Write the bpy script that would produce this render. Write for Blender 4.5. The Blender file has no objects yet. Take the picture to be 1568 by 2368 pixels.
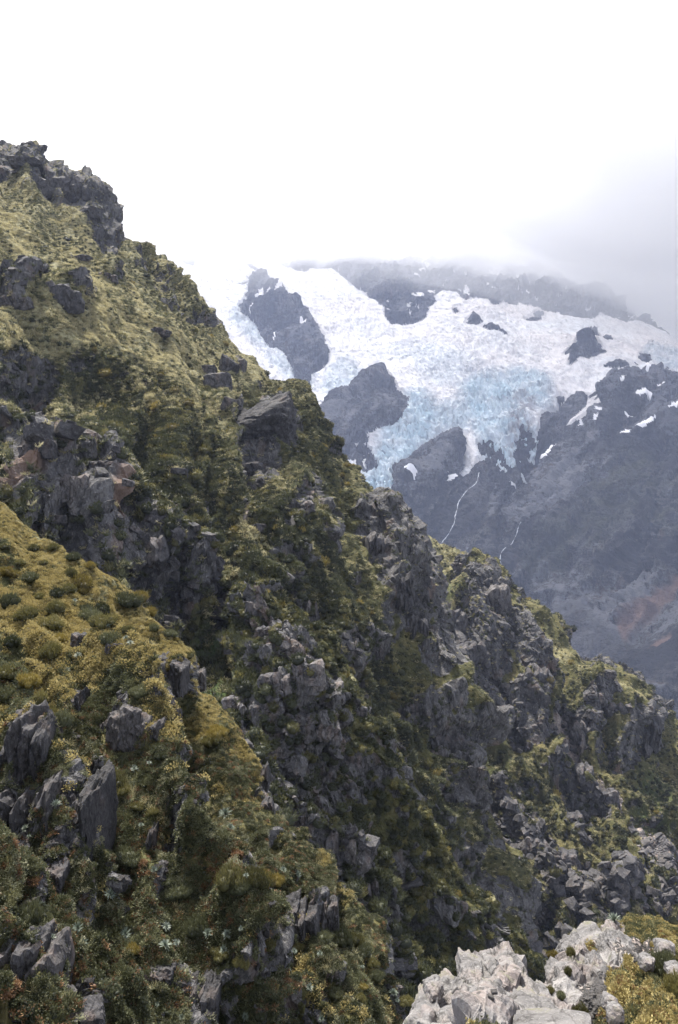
import bpy, math, random
import numpy as np
from mathutils import Matrix, Vector, Euler

random.seed(7)
rng = np.random.default_rng(7)
S = bpy.context.scene
COL = S.collection
R = math.radians

# ------------------------------------------------------------------ camera, sky, sun, exposure
cam_d = bpy.data.cameras.new('camera')
cam = bpy.data.objects.new('camera', cam_d); COL.objects.link(cam)
cam_d.sensor_fit = 'VERTICAL'; cam_d.sensor_height = 36; cam_d.sensor_width = 24; cam_d.lens = 28
cam_d.clip_start = 0.1; cam_d.clip_end = 30000
cam.location = (0, 0, 0); cam.rotation_euler = (R(90), 0, 0)
S.camera = cam

SUN_AZ, SUN_EL = -24.0, 62.0            # degrees: to the side of the view axis (+ = clockwise), above the horizon
w = bpy.data.worlds.new('World'); S.world = w; w.use_nodes = True
nt = w.node_tree; nt.nodes.clear()
wo = nt.nodes.new('ShaderNodeOutputWorld'); bg = nt.nodes.new('ShaderNodeBackground')
sky = nt.nodes.new('ShaderNodeTexSky'); sky.sky_type = 'NISHITA'; sky.sun_disc = False
sky.sun_elevation = R(SUN_EL); sky.sun_rotation = R(SUN_AZ); sky.altitude = 1500; sky.dust_density = 3.0
mixw = nt.nodes.new('ShaderNodeMix'); mixw.data_type = 'RGBA'
mixw.inputs[0].default_value = 0.82      # thin high overcast in front of the clear sky
mixw.inputs[7].default_value = (5.2, 5.26, 5.4, 1)
nt.links.new(sky.outputs[0], mixw.inputs[6])
nt.links.new(mixw.outputs[2], bg.inputs[0]); bg.inputs[1].default_value = 0.07
nt.links.new(bg.outputs[0], wo.inputs[0])

sd = bpy.data.lights.new('sun', 'SUN'); sun = bpy.data.objects.new('sun', sd); COL.objects.link(sun)
sd.energy = 4.5; sd.angle = R(4.0); sd.color = (1.0, 0.95, 0.87)
SUN = Vector((math.sin(R(SUN_AZ)) * math.cos(R(SUN_EL)), math.cos(R(SUN_AZ)) * math.cos(R(SUN_EL)), math.sin(R(SUN_EL))))
sun.rotation_euler = (-SUN).to_track_quat('-Z', 'Y').to_euler()
vs = S.view_settings
vs.view_transform = 'Standard'; vs.look = 'None'; vs.gamma = 1; vs.exposure = 1.8; vs.use_curve_mapping = False
S.cycles.volume_bounces = 2; S.cycles.max_bounces = 4; S.cycles.diffuse_bounces = 2; S.cycles.glossy_bounces = 1; S.cycles.transmission_bounces = 2; S.cycles.transparent_max_bounces = 8
S.cycles.use_adaptive_sampling = True; S.cycles.adaptive_threshold = 0.02
S.cycles.use_denoising = True

# ------------------------------------------------------------------ numpy noise
F = 1842.0; CX, CY = 784.0, 1184.0       # focal length and centre, in units of a 1568 px wide frame
def P(px, py, Y):
    px, py, Y = np.asarray(px, float), np.asarray(py, float), np.asarray(Y, float)
    return np.stack([(px - CX) / F * Y, Y, (CY - py) / F * Y], -1)
def uv(p):
    y = np.maximum(p[..., 1], 0.05)
    return CX + F * p[..., 0] / y, CY - F * p[..., 2] / y

_perm = np.random.default_rng(3).permutation(4096).astype(np.int32)
_grad = np.random.default_rng(4).normal(size=(4096, 3)).astype(np.float32)
_grad /= np.linalg.norm(_grad, axis=1, keepdims=True)
_cell = np.random.default_rng(5).random((4096, 4)).astype(np.float32)
def _h(ix, iy, iz, seed):
    return _perm[(_perm[(_perm[(ix + seed * 131) & 4095] + iy) & 4095] + iz) & 4095]
def noise(p, seed=0):
    p = p.astype(np.float32); i = np.floor(p).astype(np.int32); f = p - i
    u = f * f * f * (f * (f * 6 - 15) + 10)
    out = np.zeros(len(p), np.float32)
    for dx in (0, 1):
        wx = u[:, 0] if dx else 1 - u[:, 0]
        for dy in (0, 1):
            wy = wx * (u[:, 1] if dy else 1 - u[:, 1])
            for dz in (0, 1):
                g = _grad[_h(i[:, 0] + dx, i[:, 1] + dy, i[:, 2] + dz, seed)]
                d = g[:, 0] * (f[:, 0] - dx) + g[:, 1] * (f[:, 1] - dy) + g[:, 2] * (f[:, 2] - dz)
                out += d * wy * (u[:, 2] if dz else 1 - u[:, 2])
    return out * 1.6
def fbm(p, octaves=4, seed=0, gain=0.5, ridged=False):
    a, out, k = 1.0, 0, 1.0
    for o in range(octaves):
        n = noise(p * k + o * 7.3, seed + o)
        out = out + a * ((1 - 2 * np.abs(n)) if ridged else n)
        a *= gain; k *= 2.03
    return out
def facets(p, seed=0, tilt=1.0, beta=34.0):
    """blocky relief: jittered cells, each with its own height and tilted plane, joined by short ramps; returns height, crack closeness"""
    p = p.astype(np.float32); i = np.floor(p).astype(np.int32); f = p - i
    best = np.full(len(p), 9e9, np.float32); sec = best.copy()
    hs = np.zeros(len(p), np.float32); ws = np.zeros(len(p), np.float32) + 1e-9
    for dx in (-1, 0, 1):
        for dy in (-1, 0, 1):
            for dz in (-1, 0, 1):
                h = _h(i[:, 0] + dx, i[:, 1] + dy, i[:, 2] + dz, seed)
                cl = _cell[h]; r = f - cl[:, :3] - np.array([dx, dy, dz], np.float32)
                d = np.einsum('ij,ij->i', r, r)
                sec = np.minimum(sec, np.maximum(best, d)); best = np.minimum(best, d)
                wt = np.exp(-beta * d); ws += wt
                hs += wt * (cl[:, 3] - 0.5 + tilt * np.einsum('ij,ij->i', _grad[h], r))
    return hs / ws, np.sqrt(sec) - np.sqrt(best)
def smooth(a, b, x):
    t = np.clip((x - a) / (b - a), 0, 1); return t * t * (3 - 2 * t)
def seg_dist(u, v, pts):
    """distance in px from each (u, v) to a polyline"""
    d = np.full(u.shape, 1e9)
    if len(pts) == 1:
        return np.hypot(u - pts[0][0], v - pts[0][1])
    for (x0, y0), (x1, y1) in zip(pts[:-1], pts[1:]):
        ex, ey = x1 - x0, y1 - y0
        t = np.clip(((u - x0) * ex + (v - y0) * ey) / (ex * ex + ey * ey + 1e-9), 0, 1)
        d = np.minimum(d, np.hypot(u - x0 - t * ex, v - y0 - t * ey))
    return d
def inside(u, v, poly):
    """signed distance to a polygon, positive inside"""
    n = len(poly); c = np.zeros(u.shape, bool)
    for k in range(n):
        (x0, y0), (x1, y1) = poly[k], poly[(k + 1) % n]
        if y0 != y1:
            c ^= ((y0 > v) != (y1 > v)) & (u < (x1 - x0) * (v - y0) / (y1 - y0) + x0)
    d = seg_dist(u, v, list(poly) + [poly[0]])
    return np.where(c, d, -d)
def paint(u, v, marks):
    """soft strokes: (points, radius, value) -> strongest value at each place"""
    out = np.zeros(u.shape)
    for pts, r, val in marks:
        if isinstance(r, tuple):
            (cx, cy), = pts; a = R(r[2]) if len(r) > 2 else 0
            dx, dy = u - cx, v - cy
            d = np.hypot((dx * math.cos(a) + dy * math.sin(a)) / r[0], (-dx * math.sin(a) + dy * math.cos(a)) / r[1])
        else:
            d = seg_dist(u, v, pts) / r
        out = np.maximum(out, val * (1 - smooth(0.55, 1.35, d)))
    return out
def push(u, v, marks):
    out = np.zeros(u.shape)
    for pts, r, amp in marks:
        if isinstance(r, tuple):
            (cx, cy), = pts; a = R(r[2]) if len(r) > 2 else 0
            dx, dy = u - cx, v - cy
            d = np.hypot((dx * math.cos(a) + dy * math.sin(a)) / r[0], (-dx * math.sin(a) + dy * math.cos(a)) / r[1])
        else:
            d = seg_dist(u, v, pts) / r
        out += amp * np.exp(-d * d * 1.2)
    return out

# ------------------------------------------------------------------ lofted terrain sheets
def cr(a, b, c, d, t):
    return 0.5 * ((2 * b) + (-a + c) * t + (2 * a - 5 * b + 4 * c - d) * t ** 2 + (-a + 3 * b - 3 * c + d) * t ** 3)
def spline(ctrl, ts):
    """Catmull-Rom through ctrl (n, ...) at parameters ts in 0..n-1"""
    n = len(ctrl); i = np.clip(np.floor(ts).astype(int), 0, n - 2)
    t = (ts - i).reshape((-1,) + (1,) * (ctrl.ndim - 1))
    g = lambda k: ctrl[np.clip(k, 0, n - 1)]
    return cr(g(i - 1), g(i), g(i + 1), g(i + 2), t)
def loft(rows, ncol, counts, back=None):
    """rows: control lines from the crest downwards, each a list of (px, py, distance); planar between equal lines (inverse depth is interpolated).
    back: (dy px, depth factor) adds the far side of the crest."""
    C = np.array([[(x, y, 1.0 / Y) for x, y, Y in r] for r in rows], float)
    k = C.shape[1]
    seg = np.linalg.norm(np.diff(C[:, :, :2].mean(0), axis=0), axis=1)
    cum = np.concatenate([[0], np.cumsum(seg)]) / seg.sum()
    ts = np.interp(np.linspace(0, 1, ncol), cum, np.arange(k))
    L = np.stack([spline(r, ts) for r in C])                      # rows x ncol x 3
    tt = np.concatenate([np.linspace(i, i + 1, c, endpoint=False) for i, c in enumerate(counts)] + [[len(rows) - 1]])
    G = spline(L, tt)
    if back:
        dy, f, nb = back
        B = []
        for j in range(nb, 0, -1):
            q = G[0].copy(); e = j / nb
            q[:, 1] += dy * e ** 1.3; q[:, 2] /= 1 + (f - 1) * e
            B.append(q)
        G = np.concatenate([np.array(B), G])
    return P(G[..., 0], G[..., 1], 1.0 / G[..., 2])
def grid_normals(G):
    a = np.gradient(G, axis=1); b = np.gradient(G, axis=0)
    n = np.cross(a, b); n /= np.linalg.norm(n, axis=-1, keepdims=True) + 1e-12
    if (n * np.array([0, -0.6, 0.6])).sum(-1).mean() < 0: n = -n
    return n
def blur(a, k):
    for ax in (0, 1):
        pad = [(0, 0)] * a.ndim; pad[ax] = (k, k)
        c = np.cumsum(np.pad(a, pad, mode='edge'), axis=ax)
        z = np.zeros_like(np.take(c, [0], ax)); c = np.concatenate([z, c], ax)
        n = a.shape[ax]
        a = (np.take(c, np.arange(2 * k + 1, 2 * k + 1 + n), ax) - np.take(c, np.arange(0, n), ax)) / (2 * k + 1)
    return a
def grid_faces(nr, nc):
    i = np.arange(nr * nc).reshape(nr, nc)
    return np.stack([i[:-1, :-1], i[1:, :-1], i[1:, 1:], i[:-1, 1:]], -1).reshape(-1, 4)
def raw_mesh(name, verts, faces, smooth_shade=True, attrs=None):
    """faces: (n, 3) or (n, 4) int array"""
    me = bpy.data.meshes.new(name)
    verts = np.ascontiguousarray(verts, np.float32).reshape(-1, 3); faces = np.asarray(faces, np.int32)
    k = faces.shape[1]
    me.vertices.add(len(verts)); me.vertices.foreach_set('co', verts.ravel())
    me.loops.add(faces.size); me.loops.foreach_set('vertex_index', faces.ravel())
    me.polygons.add(len(faces)); me.polygons.foreach_set('loop_start', np.arange(0, faces.size, k, dtype=np.int32))
    me.polygons.foreach_set('use_smooth', np.full(len(faces), smooth_shade))
    for nm, a in (attrs or {}).items():
        at = me.attributes.new(nm, 'FLOAT', 'POINT'); at.data.foreach_set('value', np.ascontiguousarray(a, np.float32).ravel())
    me.update(calc_edges=True)
    return me
def link(name, me, mat=None, parent=None):
    o = bpy.data.objects.new(name, me); COL.objects.link(o)
    if mat is not None and me is not None and not me.materials: me.materials.append(mat)
    if parent is not None: o.parent = parent
    return o
def tag(o, label=None, cat=None, group=None, kind=None):
    for k, v in (('label', label), ('category', cat), ('group', group), ('kind', kind)):
        if v: o[k] = v
    return o

# ------------------------------------------------------------------ materials
class NB:
    """small node-building helper"""
    def __init__(s, name):
        s.m = bpy.data.materials.new(name); s.m.use_nodes = True
        s.t = s.m.node_tree; s.t.nodes.clear()
        s.out = s.t.nodes.new('ShaderNodeOutputMaterial')
    def n(s, kind, **kw):
        x = s.t.nodes.new('ShaderNode' + kind)
        for k, v in kw.items(): setattr(x, k, v)
        return x
    def put(s, sock, v):
        if hasattr(v, 'is_output'): s.t.links.new(v, sock)
        elif isinstance(v, (tuple, list)) and len(v) == 3 and sock.type == 'RGBA': sock.default_value = (*v, 1)
        else: sock.default_value = v
    def coord(s, scale=1.0, rot=(0, 0, 0), stretch=(1, 1, 1)):
        tc = s.n('TexCoord'); mp = s.n('Mapping')
        s.t.links.new(tc.outputs['Object'], mp.inputs[0])
        mp.inputs['Rotation'].default_value = rot
        mp.inputs['Scale'].default_value = tuple(scale * k for k in stretch)
        return mp.outputs[0]
    def noise(s, vec, scale, detail=4, rough=0.6, dist=0.0):
        x = s.n('TexNoise'); s.put(x.inputs['Vector'], vec)
        x.inputs['Scale'].default_value = scale; x.inputs['Detail'].default_value = detail
        x.inputs['Roughness'].default_value = rough; x.inputs['Distortion'].default_value = dist
        return x.outputs[0]
    def vor(s, vec, scale, feature='F1', out='Distance'):
        x = s.n('TexVoronoi', feature=feature); s.put(x.inputs['Vector'], vec); x.inputs['Scale'].default_value = scale
        return x.outputs[out]
    def ramp(s, fac, stops):
        x = s.n('ValToRGB'); s.put(x.inputs[0], fac); e = x.color_ramp.elements
        while len(e) < len(stops): e.new(0.5)
        for k, (p, c) in enumerate(stops):
            e[k].position = p; e[k].color = (*c, 1) if isinstance(c, tuple) else (c, c, c, 1)
        return x.outputs[0]
    def attr(s, name):
        x = s.n('Attribute', attribute_name=name); return x.outputs['Fac']
    def math(s, op, a, b=0.0, clamp=False):
        x = s.n('Math', operation=op, use_clamp=clamp); s.put(x.inputs[0], a); s.put(x.inputs[1], b); return x.outputs[0]
    def mix(s, fac, a, b, mode='MIX'):
        x = s.n('Mix', data_type='RGBA', blend_type=mode); s.put(x.inputs[0], fac); s.put(x.inputs[6], a); s.put(x.inputs[7], b); return x.outputs[2]
    def bump(s, h, dist, strength=1.0, normal=None):
        x = s.n('Bump'); s.put(x.inputs['Height'], h); x.inputs['Distance'].default_value = dist; x.inputs['Strength'].default_value = strength
        if normal is not None: s.put(x.inputs['Normal'], normal)
        return x.outputs[0]
    def surf(s, col, rough=0.9, normal=None, spec=0.25, **kw):
        x = s.n('BsdfPrincipled'); s.put(x.inputs['Base Color'], col); s.put(x.inputs['Roughness'], rough)
        x.inputs['Specular IOR Level'].default_value = spec
        for k, v in kw.items(): s.put(x.inputs[k.replace('_', ' ')], v)
        if normal is not None: s.put(x.inputs['Normal'], normal)
        s.t.links.new(x.outputs[0], s.out.inputs[0]); return x

def rock_colour(b, k, pale=.86, stretch=(1, 1, 1), rot=(0.5, 0.4, 0.3), warm=0.0):
    """greywacke: dark grey to lilac grey with pale lichen specks and rusty joints. k: features per metre"""
    pale = pale * .86
    c = b.coord(1.0, rot, stretch)
    n1 = b.noise(c, 0.35 * k, 5, 0.65); n2 = b.noise(c, 2.2 * k, 4, 0.7); n3 = b.noise(c, 7.0 * k, 3, 0.7)
    base = b.ramp(n1, [(0.25, (.050 * pale, .049 * pale, .051 * pale)), (0.5, (.099 * pale, .096 * pale, .098 * pale)), (0.72, (.168 * pale, .161 * pale, .158 * pale))])
    base = b.mix(b.ramp(n2, [(0.35, 1.0), (0.5, 0.0)]), base, (.032 * pale, .031 * pale, .033 * pale))
    wc = b.n('VectorMath', operation='ADD'); b.put(wc.inputs[0], c)
    nc = b.n('TexNoise'); b.put(nc.inputs['Vector'], c); nc.inputs['Scale'].default_value = 1.3 * k; nc.inputs['Detail'].default_value = 3
    sc_ = b.n('VectorMath', operation='SCALE'); b.put(sc_.inputs[0], nc.outputs['Color']); sc_.inputs['Scale'].default_value = .7 / k; b.put(wc.inputs[1], sc_.outputs[0])
    for sc2, wd2 in ((.75, .03), (2.3, .05)):
        base = b.mix(b.math('MULTIPLY', b.ramp(b.vor(wc.outputs[0], sc2 * k, 'DISTANCE_TO_EDGE'), [(0.0, 1.0), (wd2, 0.0)]), .6), base, (.018 * pale, .017 * pale, .017 * pale))
    lich = b.ramp(n3, [(0.56, 0.0), (0.66, 1.0)])
    base = b.mix(b.math('MULTIPLY', lich, 0.55), base, (.26 * pale, .25 * pale, .235 * pale))
    rust = b.ramp(b.noise(c, 0.5 * k, 3, 0.5), [(0.60, 0.0), (0.72, 1.0)])
    base = b.mix(b.math('MULTIPLY', rust, 0.30 + warm), base, (.19, .115, .075))
    return base, n2, n3

def terrain_mat(name, k, rock_pale=1.0, veg=1.0, stretch=(1, 1, 1), rot=(0.5, 0.4, 0.3), bump=0.25, pale_rock_=False):
    b = NB(name)
    base, n2, n3 = pale_colour(b) if pale_rock_ else rock_colour(b, k, rock_pale, stretch, rot)
    base = b.mix(b.attr('rust'), base, b.mix(n2, (.14, .085, .06), (.26, .17, .12)))
    c = b.coord()
    v1 = b.noise(c, 0.5 * k, 4, 0.6); v2 = b.noise(c, 3.5 * k, 4, 0.7)
    g = b.ramp(v1, [(0.3, (.036 * veg, .037 * veg, .016 * veg)), (0.5, (.068 * veg, .066 * veg, .027 * veg)), (0.7, (.12 * veg, .104 * veg, .046 * veg))])
    dry = b.ramp(v2, [(0.3, (.165, .152, .080)), (0.7, (.34, .315, .185))])
    lush = b.ramp(v2, [(0.3, (.026, .042, .014)), (0.7, (.052, .076, .026))])
    g = b.mix(b.attr('dry'), g, dry); g = b.mix(b.attr('lush'), g, lush)
    g = b.mix(b.ramp(v2, [(0.3, 0.75), (0.5, 0.0)]), g, (.022, .022, .010))
    scr = b.ramp(n2, [(0.3, (.17, .135, .115)), (0.7, (.40, .33, .29))])
    base = b.mix(b.attr('scree'), base, scr)
    f = b.math('ADD', b.attr('rock'), b.math('MULTIPLY', b.math('SUBTRACT', v2, 0.5), 0.9))
    f = b.ramp(f, [(0.42, 0.0), (0.56, 1.0)])
    col = b.mix(f, g, base)
    nrm = b.bump(b.math('ADD', n2, b.math('MULTIPLY', n3, 0.5)), bump / k, 0.9)
    b.surf(col, 0.95, nrm, 0.15)
    return b.m

# ------------------------------------------------------------------ the slopes (structure)
ZB = np.full((275, 235), 1e9)            # nearest surface per 10 px cell: tells which places the photo sees
SHEETS = {}
def rotm(ax, ay, az):
    return np.array(Euler((R(ax), R(ay), R(az))).to_matrix())
def rocky(p, seed, m, scales, amps, rm, st):
    """stacked blocky relief in metres"""
    q = (p @ rm.T) * np.array(st); out = 0
    warp = np.stack([noise(p / (scales[0] * 1.5) + 5 * j, seed + 11 * j) for j in range(3)], -1) * 0.35
    for j, (s, a) in enumerate(zip(scales, amps)):
        h, e = facets(q / s + warp, seed + 3 * j, 1.1)
        out = out + a * h - a * 0.16 * (1 - smooth(0.0, 0.12, e))
    return out * m
def terrace(p, bn, h, seed, lip=.6, rise=.22, wob=1.0):
    """ledges and risers: how far to lift each point so that the slope climbs in uneven steps about h metres high along the bedding normal"""
    q = p / h
    t = p @ (np.array(bn) / np.linalg.norm(bn)) / h + wob * (.9 * noise(q / 2.4, seed) + .35 * noise(q / .8, seed + 1))
    f = t - np.floor(t)
    g = np.where(f < lip, rise * f / lip, rise + (1 - rise) * (f - lip) / (1 - lip))
    return h * (g - f + .19) * smooth(-.45, .15, noise(q / 5.0, seed + 2))
def register(name, G, N, masks):
    p = G.reshape(-1, 3); u, v = uv(p)
    SHEETS[name] = dict(p=p, n=N.reshape(-1, 3), u=u, v=v, shape=G.shape[:2], **{k: a.reshape(-1) for k, a in masks.items()})
    iu, iv = (u / 10 + 35).astype(int), (v / 10 + 10).astype(int)
    ok = (iu >= 0) & (iu < 235) & (iv >= 0) & (iv < 275) & (p[:, 1] > 0.5)
    np.minimum.at(ZB, (iv[ok], iu[ok]), p[ok, 1])
def visible(p, tol=1.06):
    u, v = uv(p); iu, iv = (u / 10 + 35).astype(int), (v / 10 + 10).astype(int)
    ok = (iu >= 0) & (iu < 235) & (iv >= 0) & (iv < 275)
    z = ZB[np.clip(iv, 0, 274), np.clip(iu, 0, 234)]
    return ok & (p[:, 1] < z * tol)
def slope(name, label, rows, ncol, counts, back, bumps, masks, mat, seed, rough, rock_s, rock_a, rock_bias, rib3, st, ribs, steps):
    d3 = np.array(rib3, float); d3 /= np.linalg.norm(d3)         # ribs, joints and ledges follow this direction
    bed = np.array([.30, -.1, .95]); bed -= d3 * (bed @ d3); bed /= np.linalg.norm(bed)
    rm = np.stack([np.cross(bed, d3), bed, d3])
    G = loft(rows, ncol, counts, back)
    N = grid_normals(blur(G, 3))
    sh = G.shape[:2]; p0 = G.reshape(-1, 3); u, v = uv(p0)
    L = rough[0]
    wob = 14 * noise(p0 / (L * .5), seed + 71), 14 * noise(p0 / (L * .5) + 9, seed + 72)
    uw, vw = u + wob[0], v + wob[1]
    d = push(u, v, bumps)
    d += rough[1] * fbm(p0 / L, 5, seed, 0.52)
    d += rough[2] * fbm(p0 / (L * .22), 3, seed + 20, 0.55, True) - .8 * rough[2]
    lean, lam, ramp_ = ribs                                     # ribs and runnels down the fall line
    cr_, al = (u - lean * v) / math.hypot(1, lean), (lean * u + v) / math.hypot(1, lean)
    rq = np.stack([cr_ / lam + .8 * noise(p0 / L, seed + 5), al / (lam * 5.5), 0 * u + seed], -1)
    d += ramp_ * (fbm(rq, 3, seed + 6, .5, True) - .95) * (1 - .85 * paint(u, v, masks.get('calm', [])))
    G1 = G + N * d.reshape(sh)[..., None]; p1 = G1.reshape(-1, 3)
    calm = 1 - .8 * paint(u, v, masks.get('calm', []))
    for j, (h_, am) in enumerate(steps):
        dz = am * terrace(p1, bed, h_, seed + 90 + 4 * j) * calm
        p1 = p1 + np.array([0, 0, 1.0]) * dz[:, None]
    G1 = p1.reshape(G.shape)
    N1 = grid_normals(blur(G1, 2)); p1 = G1.reshape(-1, 3)
    steep = 1 - N1.reshape(-1, 3)[:, 2]
    rib = fbm(np.stack([cr_ / (lam * .42) + .5 * noise(p0 / (L * .5), seed + 8), al / (lam * 2.6), 0 * u + seed + 3.3], -1), 4, seed + 41, .62)
    nz = .55 * fbm(p1 / (L * .2), 5, seed + 40, 0.68) + .75 * rib
    rock = paint(uw, vw, masks.get('rock', [])) * .85 + 0.34 * nz + rock_bias + 1.15 * (steep - .5) - .8 * paint(uw, vw, masks.get('veg', []))
    rock = smooth(0.18, 0.55, rock)
    out = {'rock': rock}
    for k in ('dry', 'lush', 'scree', 'rust'):
        out[k] = np.clip(paint(uw, vw, masks.get(k, [])) * (0.85 + 0.6 * nz), 0, 1)
    out['rib'] = rib; rock = np.maximum(rock, smooth(.25, .6, out['scree'])); out['rock'] = rock
    soft = rock * (1 - 0.6 * out['scree'])
    d2 = rocky(p1, seed + 60, soft, rock_s, rock_a, rm, st)
    d2 = d2 + rough[3] * fbm(p1 / (rock_s[-1] * 1.3), 2, seed + 80) * (0.35 + 0.65 * rock)
    edge = np.ones(sh); 
    G2 = G1 + N1 * (d2.reshape(sh) * edge)[..., None]
    N2 = grid_normals(G2)
    me = raw_mesh(name, G2, grid_faces(*sh), False, {k: a for k, a in out.items() if k != 'rib'})
    o = link(name, me, mat); tag(o, label, kind='structure')
    register(name, G2, N2, out)
    return o

# --- main mountainside: skyline row, then down to where nearer spurs hide it
crest = [(-330,60,262),(0,336,238),(215,492,226),(420,668,214),(560,834,200),(740,952,190),(850,1112,180),(926,1232,170),(944,1390,160),(974,1530,150),(1060,1719,145),(1104,1907,140),(1206,2153,135),(1300,2340,130)]
low = [(-330,1250,75),(-100,1400,72),(80,1450,74),(250,1560,76),(400,1680,78),(500,1750,80),(600,1800,84),(700,1850,88),(780,1900,92),(850,1950,98),(900,2050,104),(1000,2150,110),(1120,2280,118),(1220,2400,122)]
C_BUMP = [([(515,870),(505,960),(520,1080),(560,1260),(600,1390)], 34, 4.0), ([(548,960),(528,1080),(545,1200)], 14, -3.5),
    ([(612,1000)], (85,100,0), 4.0), ([(60,900)], (90,60), -7), ([(140,1100)], (130,110,30), 6), ([(330,1290)], (110,70), 4),
    ([(500,1400),(490,1560)], 45, -2.5), ([(410,1000),(450,1150)], 60, 3), ([(880,1200),(930,1330),(965,1480),(1000,1620),(1050,1740)], 38, 6),
    ([(760,1150),(830,1350),(900,1550),(980,1750)], 50, -3.5), ([(690,1150),(760,1330),(830,1480)], 40, 3), ([(130,690)], (60,50), 5), ([(250,640)], (28,22), 3),
    ([(40,700)], (45,35), 4), ([(360,765)], (45,22,30), 3), ([(60,380),(150,440),(230,520)], 34, 4), ([(1000,1750),(1060,1900),(1150,2080)], 40, 3)]
C_MASK = {'calm': [([(0,520),(200,620),(330,760),(480,850)], 90, .9), ([(0,760),(300,780)], 60, .9), ([(490,1540)], (50,100), .9), ([(612,985)], (70,80), .9)],
  'rock': [([(-60,320),(20,365),(60,385)], 30, .8), ([(85,400),(150,440),(215,495),(255,560)], 38, .9), ([(300,600),(400,690),(470,760),(550,830)], 22, .6),
    ([(132,680)], (58,50), .75), ([(35,695)], (40,30), .75), ([(255,645)], (26,18), .7), ([(185,600)], (26,14), .55), ([(345,742),(390,778)], 18, .65), ([(290,880),(400,870)], 14, .35),
    ([(40,850)], (110,60), .8), ([(130,1060)], (120,110,20), 1.0), ([(60,1100),(180,1200),(230,1280)], 60, 1.0), ([(300,1270),(420,1290)], 65, .85), ([(400,1210)], (50,40), .7), ([(380,1400)], (80,50), .75),
    ([(612,990)], (84,84), 1.0), ([(590,1085)], (64,34), .8), ([(690,1170)], (42,30), .7), ([(830,1190)], (26,64), .55), ([(868,1190),(905,1300),(955,1440),(972,1540)], 42, .95),
    ([(690,1370),(740,1450)], 22, .75), ([(800,1500)], (50,55), .85), ([(872,1510)], (14,30), .8), ([(1030,1725)], (36,52), .85), ([(960,1640)], (34,30), .7), ([(1000,1800),(1060,1850)], 30, .6),
    ([(650,1290),(720,1330)], 24, .5), ([(524,1040),(530,1120),(545,1230)], 9, .8), ([(500,1290),(510,1380)], 28, .6), ([(1090,1990),(1140,2080)], 26, .6), ([(780,1250)], (20,60), .5), ([(650,1200),(660,1240)], 26,.5)],
  'veg': [([(350,1000),(450,1150)], 90, .5), ([(300,800),(450,830)], 70, .6), ([(150,560),(300,680)], 60, .5), ([(490,1530)], (52,100), .8), ([(700,1250),(800,1420),(900,1600)], 40, .3), ([(560,1260),(590,1350)], 22, .4), ([(640,880),(760,1000)], 30, .45)],
  'dry': [([(0,480),(150,570),(300,700),(450,820)], 130, .62), ([(20,500),(200,620)], 90, .8), ([(0,760),(200,760),(420,820),(480,850)], 46, 1.0), ([(260,620),(330,720)], 40, .7), ([(330,900),(480,940)], 50, .65), ([(600,860),(690,930)], 26, .5), ([(540,1220),(600,1330)], 14, .8), ([(540,1150),(560,1240)], 10, .7), ([(100,880),(300,920)], 40, .4)],
  'lush': [([(490,1540)], (56,120), 1.0), ([(20,920)], (50,26), .5), ([(230,830)], (60,20), .35), ([(560,1170),(660,1250)], 30, .4)],
  'scree': [([(524,1040),(530,1120),(545,1230)], 7, .5)],
  'rust': [([(120,960),(110,1080)], 26, .55), ([(230,1170),(240,1240)], 16, .6), ([(30,1130)], (40,24), .5)]}
M_C = terrain_mat('mountainside_ground', 0.55, 1.0, 1.0, (1, 1, .45), (0.3, 0.6, 0.2))
slope('mountainside', 'steep mountainside of tussock, scrub and dark crags below the skyline', [crest, [tuple(.55*a+.45*b if i<2 else 1/(.55/a+.45/b) for i,(a,b) in enumerate(zip(c,l))) for c,l in zip(crest,low)], low],
      510, (195, 195), (70, 1.25, 12), C_BUMP, C_MASK, M_C, 1, (34, 2.6, .55, .14), (6.5, 2.6, 1.1), (2.0, .8, .3), 0.10, (.18, -.88, -.43), (1, 1, .38), (.40, 100, 5.2), ((11, .5), (3.6, .45)))

# --- spurs beyond, on the far side of the gully
crest = [(850,1180,302),(941,1228,290),(1041,1276,285),(1121,1306,282),(1197,1366,280),(1285,1446,278),(1385,1504,278),(1461,1548,280),(1555,1670,285),(1700,1800,290)]
low = [(930,1750,200),(1000,1850,190),(1040,2000,180),(1100,2150,170),(1180,2250,165),(1280,2330,160),(1400,2340,158),(1500,2340,158),(1650,2340,160),(1850,2350,165)]
D_BUMP = [([(1050,1390),(1100,1460),(1170,1580),(1230,1640),(1290,1750)], 26, 7.8), ([(1100,1350),(1150,1410),(1210,1500),(1260,1600)], 30, 5.4), ([(980,1340),(1010,1450),(1000,1560)], 36, -5.4),
    ([(1340,1590),(1430,1625),(1500,1690),(1530,1780)], 26, 5.4), ([(1310,1690),(1400,1800),(1490,1920)], 34, -5.4), ([(1280,1740),(1340,1800),(1410,1840),(1440,1920)], 24, 4.8),
    ([(1060,1680),(1160,1750)], 30, -4.2), ([(1480,1680)], (42,70,20), 4.2), ([(1200,2020)], (120,70,30), 3.6), ([(1400,2060),(1500,2100)], 40, 5.4), ([(1090,1520)], (50,60), 3), ([(1300,2060),(1240,2160)], 24, -4.2)]
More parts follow.
